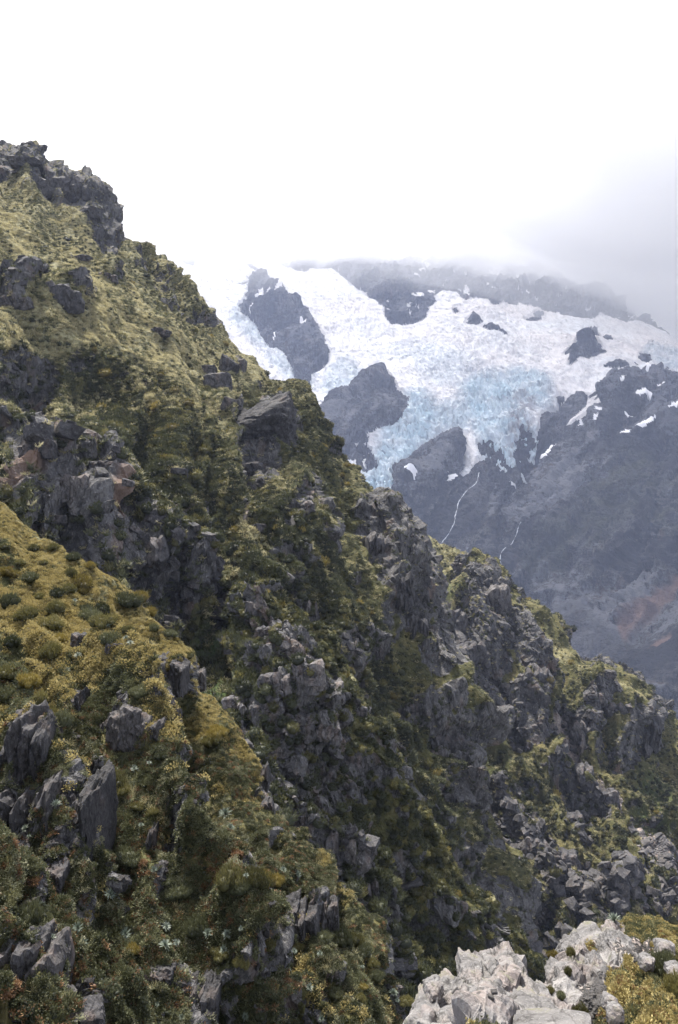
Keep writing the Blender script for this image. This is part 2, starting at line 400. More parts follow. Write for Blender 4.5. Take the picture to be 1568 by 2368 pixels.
D_MASK = {'calm': [([(990,1310)], (50,70), .9), ([(1200,1420),(1330,1530),(1450,1610)], 22, .8)],
  'rock': [([(1110,1390)], (60,60,40), .9), ([(1090,1520)], (80,85,30), .85), ([(1180,1470),(1240,1570)], 48, .85), ([(1130,1610),(1200,1640)], 46, .8), ([(1225,1690)], (66,36), .8), ([(1385,1500),(1470,1560),(1530,1640)], 18, .75),
    ([(1350,1580),(1430,1620)], 22, .8), ([(1482,1690)], (44,74,15), 1.0), ([(1345,1665)], (34,50,30), .7), ([(1400,1830),(1350,1900)], 34, .7), ([(1250,1990)], (90,60,30), .75), ([(1400,2060)], (90,60,30), .9), ([(1540,2040)], (60,70), .9), ([(1320,1790),(1340,1880)], 22, .8),
    ([(1180,1830),(1230,1920)], 40, .55), ([(1050,1340),(1075,1300)], 16, .8), ([(1290,1640)], (30,20), .5)],
  'veg': [([(990,1310)], (56,80), .8), ([(1210,1440),(1330,1540),(1450,1620)], 26, .6), ([(1120,1700)], (70,36,20), .5), ([(1530,1730),(1560,1830)], 50, .6), ([(1240,1620)], (30,40), .5), ([(1290,1850)], (50,60), .4)],
  'dry': [([(990,1310)], (60,80), .85), ([(1200,1430),(1290,1520)], 20, .6), ([(1040,1410),(1010,1460)], 10, .9), ([(1070,1430),(1110,1470)], 9, .8), ([(1000,1490),(1000,1580)], 14, .7), ([(1330,1560),(1450,1630)], 12, .6), ([(1340,1750),(1410,1830)], 9, .9)],
  'lush': [([(1050,1662),(1090,1680)], 16, .9), ([(1530,1850)], (50,90), .6), ([(1010,1400)], (30,60), .4), ([(1130,1760)], (60,50), .35)],
  'scree': [([(1300,1670),(1380,1770),(1440,1850),(1490,1930)], 24, .9), ([(1500,1980),(1560,1990)], 34, .95), ([(1340,2010),(1350,2040)], 18, .5)],
  'rust': [([(1345,2035)], (16,24), .9), ([(1290,2120)], (24,10,-40), .7), ([(1390,1770),(1440,1760)], 20, .5), ([(1240,1590)], (16,24), .5)]}
M_D = terrain_mat('far_spur_ground', 0.36, 1.0, 1.0, (1, 1, .45), (0.3, 0.6, 0.2))
slope('spur_far', 'stepped rocky spur across the gully with grassy back', [crest, [tuple(.5*a+.5*b if i<2 else 1/(.5/a+.5/b) for i,(a,b) in enumerate(zip(c,l))) for c,l in zip(crest,low)], low],
      315, (175, 175), (90, 1.3, 10), D_BUMP, D_MASK, M_D, 2, (44, 4.0, .9, .2), (9, 4, 1.8), (2.6, 1.2, .5), 0.13, (17, -55, -50), (1, 1, .4), (.55, 64, 6.2), ((15, .5), (5, .45)))

# --- outcrop spur
crest = [(560,1350,96),(592,1398,84),(690,1432,82),(765,1482,80),(830,1642,78),(870,1762,77),(930,1880,76),(1010,1972,76),(1100,2072,76),(1200,2172,78),(1290,2290,80)]
low = [(535,1420,92),(560,1540,76),(556,1650,68),(562,1760,63),(590,1880,60),(620,1980,58),(680,2080,57),(760,2180,56),(830,2270,56),(920,2400,56),(1050,2500,58)]
B_BUMP = [([(600,1420)], (30,40), 2.5), ([(660,1620)], (60,36,-20), 3.0), ([(640,1530)], (60,30,-15), 2.2), ([(700,1690)], (50,30,-20), 3), ([(600,1600),(560,1700)], 20, -1.5), ([(720,1830)], (60,60), -2), ([(840,1700),(880,1850),(960,1980)], 24, 1.8), ([(790,1960)], (40,60), 2.0), ([(700,1950),(760,2060)], 26, -2), ([(930,2000),(1000,2130)], 30, -1.5)]
B_MASK = {'rock': [([(640,1500)], (90,70), 1.0), ([(640,1600)], (100,90), 1.0), ([(700,1690)], (90,60), 1.0), ([(720,1810)], (120,90), .95), ([(690,1900),(760,2000)], 70, .8), ([(800,2060)], (60,60), .8), ([(780,1620)], (30,60), .6), ([(900,2080)], (30,60), .55), ([(860,2180)], (30,50), .5), ([(600,1410)], (26,26), .8)],
  'veg': [([(650,1420),(750,1480),(800,1600),(840,1680)], 26, .75), ([(900,1860),(1000,1980),(1100,2080)], 26, .6), ([(830,1900),(900,2050),(960,2200)], 46, .55), ([(760,1740)], (40,16), .4), ([(660,1700)],(20,14),.4)],
  'dry': [([(620,1405),(740,1470)], 16, .7), ([(770,1490),(830,1630)], 14, .5), ([(880,1750),(960,1900),(1040,1990)], 12, .6), ([(980,1960),(1110,2080)], 16, .55)],
  'lush': [([(505,1540)], (24,70), .7)], 'rust': [([(610,1450)], (20,20), .4)]}
M_B = terrain_mat('outcrop_spur_ground', 0.9, 1.05, 1.0, (1, 1, .5), (0.5, 0.3, 0.4))
slope('spur_middle', 'broken outcrop spur with shattered rock and scrub behind the near slope', [crest, low],
      280, (300,), (60, 1.2, 10), B_BUMP, B_MASK, M_B, 3, (16, 1.0, .3, .09), (2.6, 1.15, .5), (1.0, .5, .22), 0.16, (15.7, -16, -23), (1, 1, .45), (.56, 66, 2.2), ((4.2, .55), (1.5, .5)))

# --- near spur
crest = [(-250,1040,48),(0,1168,42),(110,1243,40),(215,1313,38),(350,1413,36),(430,1502,35),(470,1592,34),(560,1692,33),(608,1790,31),(640,1880,30),(700,1962,29),(770,2072,28),(830,2142,27),(900,2232,26),(955,2342,25),(1010,2460,24)]
mid = [(-250,1560,24),(-120,1700,22.5),(-30,1770,22),(70,1830,21.5),(170,1890,21.5),(240,1930,21.5),(290,1970,21.5),(350,2020,21.5),(400,2070,21),(450,2120,20.8),(510,2180,20.5),(580,2250,20.3),(640,2310,20),(710,2370,20),(780,2430,20),(850,2490,20)]
low = [(-350,2300,12),(-300,2420,12),(-240,2480,12),(-160,2520,12),(-80,2540,12.5),(0,2550,12.8),(60,2560,13),(130,2560,13.5),(200,2570,14),(270,2570,14.5),(350,2580,15),(430,2590,15.5),(510,2600,16),(590,2620,16.5),(670,2640,17),(760,2660,17)]
A_BUMP = [([(215,1540),(260,1640),(300,1780),(335,1920),(400,2016),(468,2076),(484,2156),(520,2250)], 40, 1.9), ([(420,1600),(470,1760),(520,1920),(570,2080),(640,2240)], 44, -2.4),
    ([(300,1560),(330,1640)], 30, -.9), ([(330,1680)], (46,60), .9), ([(390,1560)], (40,46), .9), ([(80,1730)], (44,80), .8), ([(170,1880)], (60,110), .9), ([(240,2100),(330,2250)], 50, -.8), ([(690,2130)], (46,46), .8),
    ([(560,2200),(640,2330)], 40, .7), ([(100,2080)], (60,40), -.6), ([(260,1420),(330,1490)], 40, -.4)]
A_MASK = {'calm': [([(-50,1280),(150,1380),(320,1470)], 120, .85), ([(40,1500)], (100,70), .6)],
  'rock': [([(78,1720)], (46,90), .85), ([(172,1890)], (66,130), .95), ([(36,1900)], (44,90), .9), ([(322,1680)], (60,76), .85), ([(172,1634)], (28,46), .7), ([(384,1560)], (46,52), .9), ([(196,1482)], (26,24), .6), ([(250,1640),(260,1720)], 18, .6), ([(456,1574)], (16,30), .6), ([(684,2136)], (50,54), .85), ([(756,2107)], (22,44), .8), ([(468,2323)], (34,70), .85), ([(172,2336)], (60,46), .8), ([(360,2264)], (34,34), .6), ([(350,1900),(360,1990)], 14, .7), ([(60,2250)], (70,90), .8), ([(610,1800),(640,1880)], 8, .7), ([(545,2000)], (8,14), .5), ([(345,1740)],(30,60),.6)],
  'veg': [([(0,1300),(200,1420),(330,1480)], 130, .8), ([(520,1850)], (70,130), .5), ([(50,1520)], (110,80), .6), ([(300,2150)], (60,80), .4)],
  'dry': [([(-20,1250),(60,1300),(200,1390),(330,1460),(400,1520)], 90, .85), ([(20,1500)], (120,80), .6), ([(330,1640)], (60,16), .3), ([(260,1850),(330,1960),(380,2020)], 20, .4)],
  'lush': [([(480,1990)], (60,40), .35), ([(290,2010)], (50,50), .35)], 'rust': [([(480,1960)], (40,30), .4), ([(100,1590)], (36,24), .4), ([(20,1960)], (10,30), .5)]}
M_A = terrain_mat('near_spur_ground', 2.2, 1.0, 1.0, (1, 1, .5), (0.4, 0.3, 0.4))
slope('spur_near', 'near scrub covered spur with grey rock steps', [crest, mid, low],
      440, (225, 185), (60, 1.2, 10), A_BUMP, A_MASK, M_A, 4, (7, .5, .16, .04), (1.5, .62, .26), (.55, .25, .10), 0.08, (7.2, -14, -5), (1, 1, .45), (.46, 96, .9), ((2.4, .55), (.8, .4)))

# ------------------------------------------------------------------ the glaciated mountain
cols = [180, 350, 550, 750, 950, 1150, 1350, 1550, 1800]
def erow(ys, Ys): return [(x, y, Y) for x, y, Y in zip(cols, ys, Ys)]
rows = [erow((508,526,582,600,598,600,664,786,930), (4100,4000,3900,3800,3700,3600,3400,3100,2700)),
        erow((650,660,700,720,730,740,770,860,1000), (3450,3400,3350,3300,3200,3100,2900,2600,2350)),
        erow((850,850,860,880,880,880,900,950,1080), (2850,2800,2800,2750,2700,2600,2450,2150,1950)),
        erow((1080,1080,1080,1080,1080,1080,1080,1100,1180), (2400,2400,2350,2300,2250,2200,2100,1850,1700)),
        erow((1350,)*9, (2000,1950,1950,1900,1850,1800,1700,1500,1400)),
        erow((1760,)*9, (1500,1450,1450,1450,1400,1350,1250,1120,1050))]
X2 = lambda pts: [(313.6 + .4 * x, 470.4 + .4 * y) for x, y in pts]
X3 = lambda pts: [(941 + .4 * x, 564.5 + .4 * y) for x, y in pts]
X1 = lambda pts: [(501.8 + .4 * x, 940.8 + .4 * y) for x, y in pts]
XD = lambda pts: [(941 + .4 * x, 1192 + .4 * y) for x, y in pts]
ROCKS = [X2([(720,400),(770,440),(850,530),(870,570),(900,620),(1000,660),(1050,740),(1080,800),(1120,870),(1100,930),(1020,1010),(1000,1090),(940,1060),(905,940),(850,890),(780,870),(740,800),(700,740),(640,680),(590,620),(640,560),(650,490),(680,420)]),
    [(877,843),(884,860),(895,870),(910,900),(925,920),(952,935),(940,965),(910,1000),(870,1020),(835,1028),(820,1045),(840,1075),(700,1075),(690,980),(752,960),(755,930),(770,920),(800,926),(815,915),(835,888),(868,868)],
    [(940,1216),(930,1197),(922,1165),(916,1137),(912,1113),(918,1097),(934,1077),(966,1053),(1002,1031),(1030,1014),(1054,1007),(1070,1017),(1078,1052),(1062,1098),(1080,1104),(1108,1082),(1144,1064),(1157,1112),(1183,1134),(1219,1160),(1240,1130),(1226,1098),(1200,1084),(1214,1066),(1238,1060),(1243,1004),(1259,968),(1290,945),(1333,924),(1361,926),(1359,958),(1315,978),(1295,996),(1333,988),(1385,960),(1381,972),(1365,988),(1389,980),(1421,928),(1457,894),(1481,880),(1509,876),(1533,884),(1553,904),(1600,960),(1900,1100),(1900,1800),(100,1800),(100,1500),(800,1300)],
    [(590,540),(604,588),(640,606),(670,622),(700,632),(745,622),(775,630),(800,650),(830,682),(870,705),(890,740),(900,762),(941,766),(965,760),(989,744),(989,724),(1009,712),(1000,700),(1021,684),(1057,688),(1077,712),(1089,704),(1125,704),(1141,724),(1165,712),(1189,716),(1229,712),(1261,720),(1301,728),(1341,736),(1373,736),(1381,724),(1413,732),(1445,752),(1473,740),(1509,762),(1568,796),(1700,900),(1700,400),(590,400)],
    [(398,592),(410,604),(445,618),(456,600),(470,590),(530,600),(540,585),(530,560),(390,560)], [(240,500),(280,545),(330,575),(352,596),(370,590),(345,545),(330,500)],
    X2([(640,350),(700,400),(720,390),(680,350)]), X2([(570,465),(640,450),(660,420),(640,470)]),
    X3([(905,680),(940,640),(1050,560),(1110,630),(1155,665),(1100,700),(1010,735),(945,765),(950,715),(1000,660),(940,690)]), X3([(975,590),(1040,530),(1085,505),(1110,545),(1060,552)]), X3([(1115,560),(1170,565),(1195,590),(1150,602)]),
    X3([(1130,745),(1230,700),(1285,740),(1210,755)]), X3([(1325,680),(1380,670),(1405,700),(1380,720),(1340,710)]), X3([(335,490),(380,450),(440,480),(430,502)]), X3([(430,520),(500,530),(595,580),(540,570),(470,545)]),
    X3([(265,405),(290,405),(305,440),(280,440)]), X3([(680,455),(790,400),(800,420),(720,460)]), X3([(1110,930),(1140,920),(1160,940),(1110,957)]), X3([(1065,915),(1110,898),(1115,920),(1070,935)]), X3([(865,905),(905,895),(912,915),(872,945)]), X3([(1310,730),(1330,735),(1325,745)]), X3([(1475,745),(1500,742),(1490,758)])]
SNOWY = [X3([(485,140),(540,130),(545,190),(590,210),(530,215),(495,195)]), X3([(100,105),(150,110),(110,145)]), X3([(330,260),(350,260),(370,320),(350,350),(330,320)]), X3([(670,285),(760,350),(745,360),(680,305)]), X3([(120,275),(165,285),(170,320),(115,310)]), X3([(35,330),(75,305),(100,320),(80,350),(40,345)]),
    X3([(470,260),(510,265),(540,300),(500,290)]), X3([(0,250),(45,205),(40,225),(5,260)]), X3([(1100,400),(1140,390),(1120,430)]), X3([(620,180),(650,190),(640,220)]), X3([(0,375),(30,365),(25,395),(0,398)]), X3([(105,340),(140,335),(135,355)]), [(615,600),(650,610),(640,625),(620,615)], [(640,592),(660,600),(655,610)], [(690,640),(720,628),(760,645),(720,650)]]
PATCHES = [X3([(785,1265),(830,1255),(880,1243),(825,1312),(790,1300)]), X3([(1122,1138),(1150,1108),(1192,1090),(1160,1122)]), X3([(1360,1152),(1400,1132),(1452,1130),(1400,1162)]), X3([(1345,990),(1370,960),(1422,955),(1424,972)]), X3([(1285,1192),(1338,1162),(1325,1185)]), X3([(1390,815),(1430,818),(1425,830)]), X3([(1355,855),(1385,865),(1370,872)]),
    X3([(1285,940),(1308,928),(1300,945)]), X3([(1500,1095),(1568,1070),(1540,1092)]), X3([(1005,1115),(1040,1092),(1030,1110)]), X3([(780,1240),(800,1222),(795,1245)]), X3([(1160,1080),(1190,1058),(1180,1080)]), X3([(1315,1090),(1345,1090),(1330,1100)]), X3([(1430,905),(1450,908),(1440,920)]), X3([(225,1400),(250,1375),(280,1375),(240,1415)]), X3([(30,1475),(75,1470),(50,1488)]),
    X2([(950,750),(980,755),(985,768),(955,766)]), X2([(680,600),(700,560),(740,545),(735,575)]), X2([(800,580),(830,545),(848,545),(845,578)]), X2([(758,555),(780,558),(785,570),(760,568)]), X2([(805,850),(815,825),(820,830)]), X2([(670,695),(688,675),(686,688)])]
cnt = (95, 95, 95, 85, 55)
G = loft(rows, 580, cnt, (60, 1.15, 8))
N = grid_normals(blur(G, 6)); sh = G.shape[:2]; p0 = G.reshape(-1, 3); u, v = uv(p0)
wu = u + 5 * fbm(p0 / 60, 3, 301) + 2.5 * noise(p0 / 12, 305); wv = v + 5 * fbm(p0 / 60 + 9, 3, 302) + 2.5 * noise(p0 / 12 + 4, 306)
rk = np.full(u.shape, -400.0)
for poly in ROCKS: rk = np.maximum(rk, inside(wu, wv, poly))
for poly in SNOWY: rk = np.minimum(rk, -inside(wu, wv, poly))
upper = smooth(-4, 10, inside(wu, wv, ROCKS[3]))          # snow lying in the gullies of the summit rocks
rk = np.where((upper > .5) & (v > 600) & (fbm(p0 / np.array([34, 60, 70]), 3, 441, .6) > .52), -3.0, rk)
# dirty, broken ice: rock showing through the icefall snout and the strip beside the debris
spot = paint(u, v, [([(1215,1030),(1200,1070)], 18, .75), ([(1130,1050),(1160,1100)], 26, .65), ([(560,720),(690,850)], 12, .5), ([(830,1040),(850,1090)], 26, .8), ([(1190,1120)], (40,40), .8)])
strip = fbm(p0 / np.array([14, 40, 20]), 4, 311, .6)
rk = np.where(rk < 0, np.maximum(rk, (spot - 0.62 + 0.55 * strip) * 16), rk)
rockm = rk > 0
# relief
ice_fall = paint(u, v, [([(640,740),(720,880)], 30, .35), ([(780,890),(800,870)], 40, .6), ([(1130,930),(1180,1040)], 70, 1.0), ([(960,980),(930,1060),(900,1140)], 62, 1.0), ([(1060,980),(990,1000)], 40, .8), ([(1000,860),(1090,880)], 46, .40), ([(1230,920)], (56,50), .9), ([(1190,890)], (40,30), .8), ([(1500,830),(1560,850)], 24, .6), ([(560,740),(640,830),(700,880)], 30, .6), ([(960,820)], (60,30), .35)])
big = 55 * fbm(p0 / 620, 4, 320, .5, True) + 30 * fbm(p0 / 300, 3, 330)
d = big * smooth(-60, 30, rk) * 0.55 * smooth(585, 700, v - .3 * np.maximum(u - 1150, 0)) + 10 * smooth(-4, 26, rk) + push(u, v, [([(1480,960),(1390,1050),(1280,1200),(1180,1330)], 60, 26), ([(1300,960),(1180,1180),(1165,1330)], 24, -50), ([(660,690),(690,790)], 36, 22), ([(870,930),(860,1000)], 34, 26), ([(1040,1070),(960,1170)], 50, 28), ([(1070,1080),(1000,1280)], 20, -30), ([(1560,1400),(1440,1520)], 60, -40), ([(1000,720),(1100,660)], 60, 14), ([(1330,860)], (30,30), 20)])
d += 26 * fbm(p0 / 130, 3, 445, .55) * smooth(680, 590, v - .3 * np.maximum(u - 1150, 0)) * smooth(480, 640, u)
d += np.where(rockm, 0, 1) * (11 * smooth(0, 6, -rk) - 4)
G1 = G + N * d.reshape(sh)[..., None]; N1 = grid_normals(blur(G1, 3)); p1 = G1.reshape(-1, 3)
rm = rotm(30, -38, 20)
d2 = np.zeros(len(p1)); pr, pi, fi = p1[rockm], p1[~rockm], ice_fall[~rockm]
w2 = lambda q: q + 9 * np.stack([noise(q / 50, 385), noise(q / 50 + 3, 386), 0 * q[:, 0]], -1)
tq = w2(pr)
d2[rockm] = rocky(pr, 340, 1.0, (130, 46), (34, 12), rm, (1, .8, .35)) + 6 * fbm(pr @ rm.T / np.array([80, 80, 18]), 4, 350, .6, True) + terrace(tq, (-.62, -.2, .75), 46, 391) + .9 * terrace(tq, (-.55, -.2, .8), 16, 395)
tq = w2(pi)
crev = fbm((pi + 12 * np.stack([noise(pi / 90, 360), noise(pi / 90 + 5, 361), 0 * fi], -1)) / np.array([70, 26, 14]), 3, 362, .55, True)
sf, se = facets(pi / np.array([24, 15, 13]) + .5 * np.stack([noise(pi / 40, 371), noise(pi / 40 + 7, 372), 0 * fi], -1), 370, 1.2)
d2[~rockm] = 4.0 * fbm(pi / 160, 4, 375) + 1.5 * fbm(pi / 28, 3, 376) + fi * (9 * crev + 13 * sf - 4 * (1 - smooth(0, .2, se)) + 5 * fbm(pi / 9, 2, 378) + 1.6 * terrace(tq, (.1, -.35, .9), 26, 401) + 1.4 * terrace(tq, (-.1, -.35, .9), 11, 405)) + (1 - fi) * .6 * terrace(tq, (.0, -.3, .95), 22, 407)
scr_ = paint(wu, wv, [([(1330,1470),(1430,1530),(1540,1600)], 70, 1.0), ([(1090,1240),(1110,1180)], 34, .9), ([(1560,1480)], (80,80), .8)])
d2 *= smooth(-1, 9, np.abs(rk)) * (1 - .5 * scr_)
G2 = G1 + N1 * d2.reshape(sh)[..., None]
N2 = grid_normals(G2)
green = paint(wu, wv, [([(1480,1120),(1400,1250)], 60, .6), ([(1320,1280),(1250,1330)], 40, .5), ([(1560,1200)], (50,60), .6)]) * (0.7 + .8 * fbm(p1 / 60, 3, 380))
scree = paint(wu, wv, [([(1090,1240),(1110,1180)], 34, .9), ([(1330,1470),(1430,1530),(1540,1600)], 56, 1.0), ([(1250,1480)], (40,20), .6), ([(1210,1075)], (26,14), .9), ([(1480,1310)], (30,18), .8), ([(1380,1090),(1560,1010)], 16, .6), ([(1030,1230)], (24,40), .4)])
rust = np.zeros_like(u)
for poly in [XD([(1240,650),(1330,560),(1568,400),(1640,370),(1640,420),(1568,480),(1400,600),(1290,700),(1260,735)]), XD([(1490,880),(1568,820),(1600,900),(1500,960)])]:
    rust = np.maximum(rust, smooth(-6, 6, inside(wu, wv, poly)))
at = {'green': np.clip(green, 0, 1), 'scree': scree, 'rust': rust, 'fall': ice_fall}
dirt = np.clip(paint(wu, wv, [([(1210,960),(1200,1060)], 30, .8), ([(1040,1000),(1000,1060)], 24, .2), ([(830,1040),(850,1080)], 24, .6), ([(1080,790),(1200,830),(1090,900),(1010,960)], 40, .25), ([(1180,1110)], (40,40), .5)]) * (.6 + .9 * strip), 0, 1)
at['dirt'] = dirt
bn_ = np.array([-.58, -.25, .78]); sN = p1 @ bn_; aN = p1 @ np.array([.79, 0, .61])
sq_ = np.stack([sN / 17 + .8 * noise(p1 / 90, 421), aN / 150, p1[:, 1] / 220], -1)
at['tone'] = .5 + .33 * fbm(sq_, 3, 422, .6) + .42 * fbm(p1 / 210, 4, 424, .55) + paint(wu, wv, [([(1040,1060),(960,1140)], 44, .16), ([(1000,1260)], (60,40), .10), ([(1230,1240),(1330,1110)], 30, .14)]) - paint(wu, wv, [([(1250,1290),(1420,1220)], 50, .20), ([(1540,1120),(1560,1300)], 60, .16), ([(1350,1380),(1480,1330)], 40, .16)])
cq = np.stack([p1[:, 0] / 75 + .9 * noise(p1 / 120, 431), p1[:, 1] / 30 + .5 * noise(p1 / 60, 432), p1[:, 2] / 16], -1)
at['crev'] = smooth(.62, .97, 1 - 2.2 * np.abs(noise(cq, 433))) * (.35 + .65 * smooth(-.2, .3, noise(p1 / 70, 434)))  # mask for crevasse lines whose depth shade is painted into the ice colour

b = NB('far_mountain_rock')
base, n2, n3 = rock_colour(b, 0.05, .95, (1, .9, .3), (0.5, -0.66, 0.3))
mid = b.noise(b.coord(1, (.35, -.66, .25), (.45, .8, 1.5)), .045, 6, .75)
st = b.math('ADD', b.attr('tone'), b.math('ADD', b.math('MULTIPLY', b.math('SUBTRACT', n2, .5), .7), b.math('MULTIPLY', b.math('SUBTRACT', mid, .5), 1.3)))
base = b.mix(b.ramp(st, [(.30, .85), (.46, 0.0)]), base, (.026, .027, .033))
base = b.mix(b.ramp(st, [(.58, 0.0), (.74, .85)]), base, (.20, .20, .21))
base = b.mix(b.math('MULTIPLY', b.attr('green'), .8), base, b.mix(n2, (.055, .062, .030), (.10, .10, .05)))
base = b.mix(b.math('MULTIPLY', b.attr('scree'), .7), base, b.mix(b.math('ADD', n3, b.math('SUBTRACT', b.attr('tone'), .5)), (.022, .022, .026), (.075, .074, .080)))
base = b.mix(b.attr('rust'), base, b.mix(n2, (.14, .09, .075), (.27, .185, .155)))
b.surf(base, .9, b.bump(b.math('ADD', n2, b.math('MULTIPLY', st, 2.0)), 9.0, 1.0), .2); M_E = b.m
b = NB('glacier_ice')
c = b.coord()
i1 = b.noise(c, .012, 5, .6); i2 = b.noise(b.coord(1, (0, 0, 0), (1, 2.2, 2.2)), .09, 5, .7); i3 = b.noise(c, .004, 3, .5)
snow = b.mix(b.ramp(i3, [(.35, 0.0), (.65, 1.0)]), (.76, .765, .775), (.76, .715, .695))
ice = b.mix(b.ramp(i1, [(.35, 0.0), (.65, 1.0)]), (.47, .62, .69), (.70, .755, .78))
fl = b.noise(b.coord(1, (0, 0, .5), (1.0, .22, .5)), .03, 6, .7, 1.2)
snow = b.mix(b.ramp(fl, [(.42, .55), (.52, 0.0)]), snow, (.48, .46, .46)); snow = b.mix(b.ramp(fl, [(.56, 0.0), (.66, .5)]), snow, (.84, .845, .85))
colr = b.mix(b.math('POWER', b.attr('fall'), 1.6), snow, ice)
colr = b.mix(b.math('MULTIPLY', b.ramp(i2, [(.30, 1.0), (.44, 0.0)]), b.math('ADD', .12, b.math('MULTIPLY', b.attr('fall'), .5))), colr, (.22, .24, .28))  # crevasse shading painted as darker streaks, strongest in the icefalls
colr = b.mix(b.math('MULTIPLY', b.attr('crev'), b.math('ADD', .22, b.math('MULTIPLY', b.attr('fall'), .6))), colr, b.mix(i1, (.14, .22, .28), (.19, .19, .21)))  # shade inside crevasses painted dark, along with real blue and dirty ice
colr = b.mix(b.attr('dirt'), colr, b.mix(i2, (.16, .15, .16), (.42, .40, .40)))
b.surf(colr, .75, b.bump(i2, 6.0, .7), .3); M_ICE = b.m

faces = grid_faces(*sh)
nrock = rockm[faces].sum(1)
V2 = G2.reshape(-1, 3)
def sub(name, sel, mat, off=0.0):
    fs = faces[sel]; ids, inv = np.unique(fs, return_inverse=True)
    vv = V2[ids] + N1.reshape(-1, 3)[ids] * off
    return link(name, raw_mesh(name, vv, inv.reshape(-1, 4), name == 'snow_patch', {k: a[ids] for k, a in at.items()}), mat)
o = sub('mountain', nrock >= 2, M_E); tag(o, 'grey rock mountain with bare slabs, buttresses and scree under the glacier', kind='structure')
o = sub('glacier', nrock < 2, M_ICE); tag(o, 'white and blue hanging glacier with broken icefalls', kind='structure')
register('mountain', G2, N2, {'rockm': rockm.astype(float)})
b = NB('old_snow'); b.surf(b.mix(b.noise(b.coord(), .15, 3), (.76, .73, .72), (.86, .85, .86)), .7); M_SNOW = b.m
fu, fv = u[faces].mean(1), v[faces].mean(1)
wfu, wfv = wu[faces].mean(1), wv[faces].mean(1)
SNOWP = []
for poly in PATCHES:
    xs, ys = zip(*poly)
    near = (fu > min(xs) - 20) & (fu < max(xs) + 20) & (fv > min(ys) - 20) & (fv < max(ys) + 20) & (nrock >= 2)
    sel = np.zeros(len(faces), bool); idx = np.where(near)[0]
    sel[idx] = inside(.5 * (fu + wfu)[idx], .5 * (fv + wfv)[idx], poly) > -0.8
    if sel.sum() > 2:
        o = sub('snow_patch', sel, M_SNOW, 2.0); SNOWP.append((o, np.mean(xs), np.mean(ys), sel.sum()))

# melt streams
def find(sheet, x, y, face=True):
    s = SHEETS[sheet]; d = (s['u'] - x) ** 2 + (s['v'] - y) ** 2
    k = np.argpartition(d, 12)[:12]; k = k[d[k] < d[k].min() + 9]
    return k[np.argmin(s['p'][k, 1])]
b = NB('white_water'); b.surf(b.mix(b.noise(b.coord(), .3, 3), (.30, .31, .34), (.62, .64, .66)), .5); M_FALL = b.m
def stream(px, width, label):
    pts = []
    px = np.array(px, float)
    t = np.linspace(0, len(px) - 1, 70); q = spline(px, t)
    q[:, 0] += .9 * np.sin(t * 5.1) + .8 * np.sin(t * 11.7)
    q[:, 1] += 0.8 * np.sin(t * 9.1)
    s = SHEETS['mountain']; c = []
    for x, y in q:
        k = find('mountain', x, y); c.append(s['p'][k] * np.array([1, 1, 1]) - np.array([0, 6, 0]) + np.array([0, 0, 3]))
    c = np.array(c); c = np.stack([np.convolve(np.pad(c[:, j], 2, mode='edge'), np.ones(5) / 5, 'valid') for j in range(3)], -1)
    T = np.gradient(c, axis=0); T /= np.linalg.norm(T, axis=1, keepdims=True)
    side = np.cross(T, [0, -.7, .7]); side /= np.linalg.norm(side, axis=1, keepdims=True)
    up = np.cross(side, T); up[up[:, 2] < 0] *= -1
    vv, ff = [], []
    for i in range(len(c)):
        wd = width * (0.12 + 1.5 * abs(math.sin(i * .37 + .4)) * (0.4 + .6 * math.sin(i * 1.13) ** 2))
        for a in (-1, -.5, .2, 1): vv.append(c[i] + side[i] * a * wd + up[i] * (1 - a * a) * wd * .5)
    for i in range(len(c) - 1):
        for j in range(3): ff.append((i * 4 + j, i * 4 + j + 1, i * 4 + 5 + j, i * 4 + 4 + j))
    o = link('meltwater_stream', raw_mesh('meltwater_stream', np.array(vv), np.array(ff)), M_FALL)
    tag(o, label, 'stream', 'meltwater streams below the glacier')
stream(X1([(1508,382),(1506,430),(1440,490),(1400,540),(1380,610),(1368,670),(1330,750),(1282,805),(1250,850)]), .95, 'long white meltwater stream falling from the ice snout beside the smooth grey dome')
stream(XD([(655,40),(640,80),(602,168),(552,205),(538,270),(552,330),(545,385),(560,430)]), .8, 'thin white meltwater stream in the cleft under the dark buttress')

# valley floor far below, out to the horizon
b = NB('valley_gravel'); b.surf(b.mix(b.noise(b.coord(), .02, 4), (.10, .10, .09), (.2, .2, .19)), .95)
me = raw_mesh('valley_ground', np.array([(-7000, -3000, -620), (7000, -3000, -620), (7000, 9000, -620), (-7000, 9000, -620)]), np.array([(0, 1, 2, 3)]))
tag(link('valley_ground', me, b.m), 'valley floor far below', kind='structure')

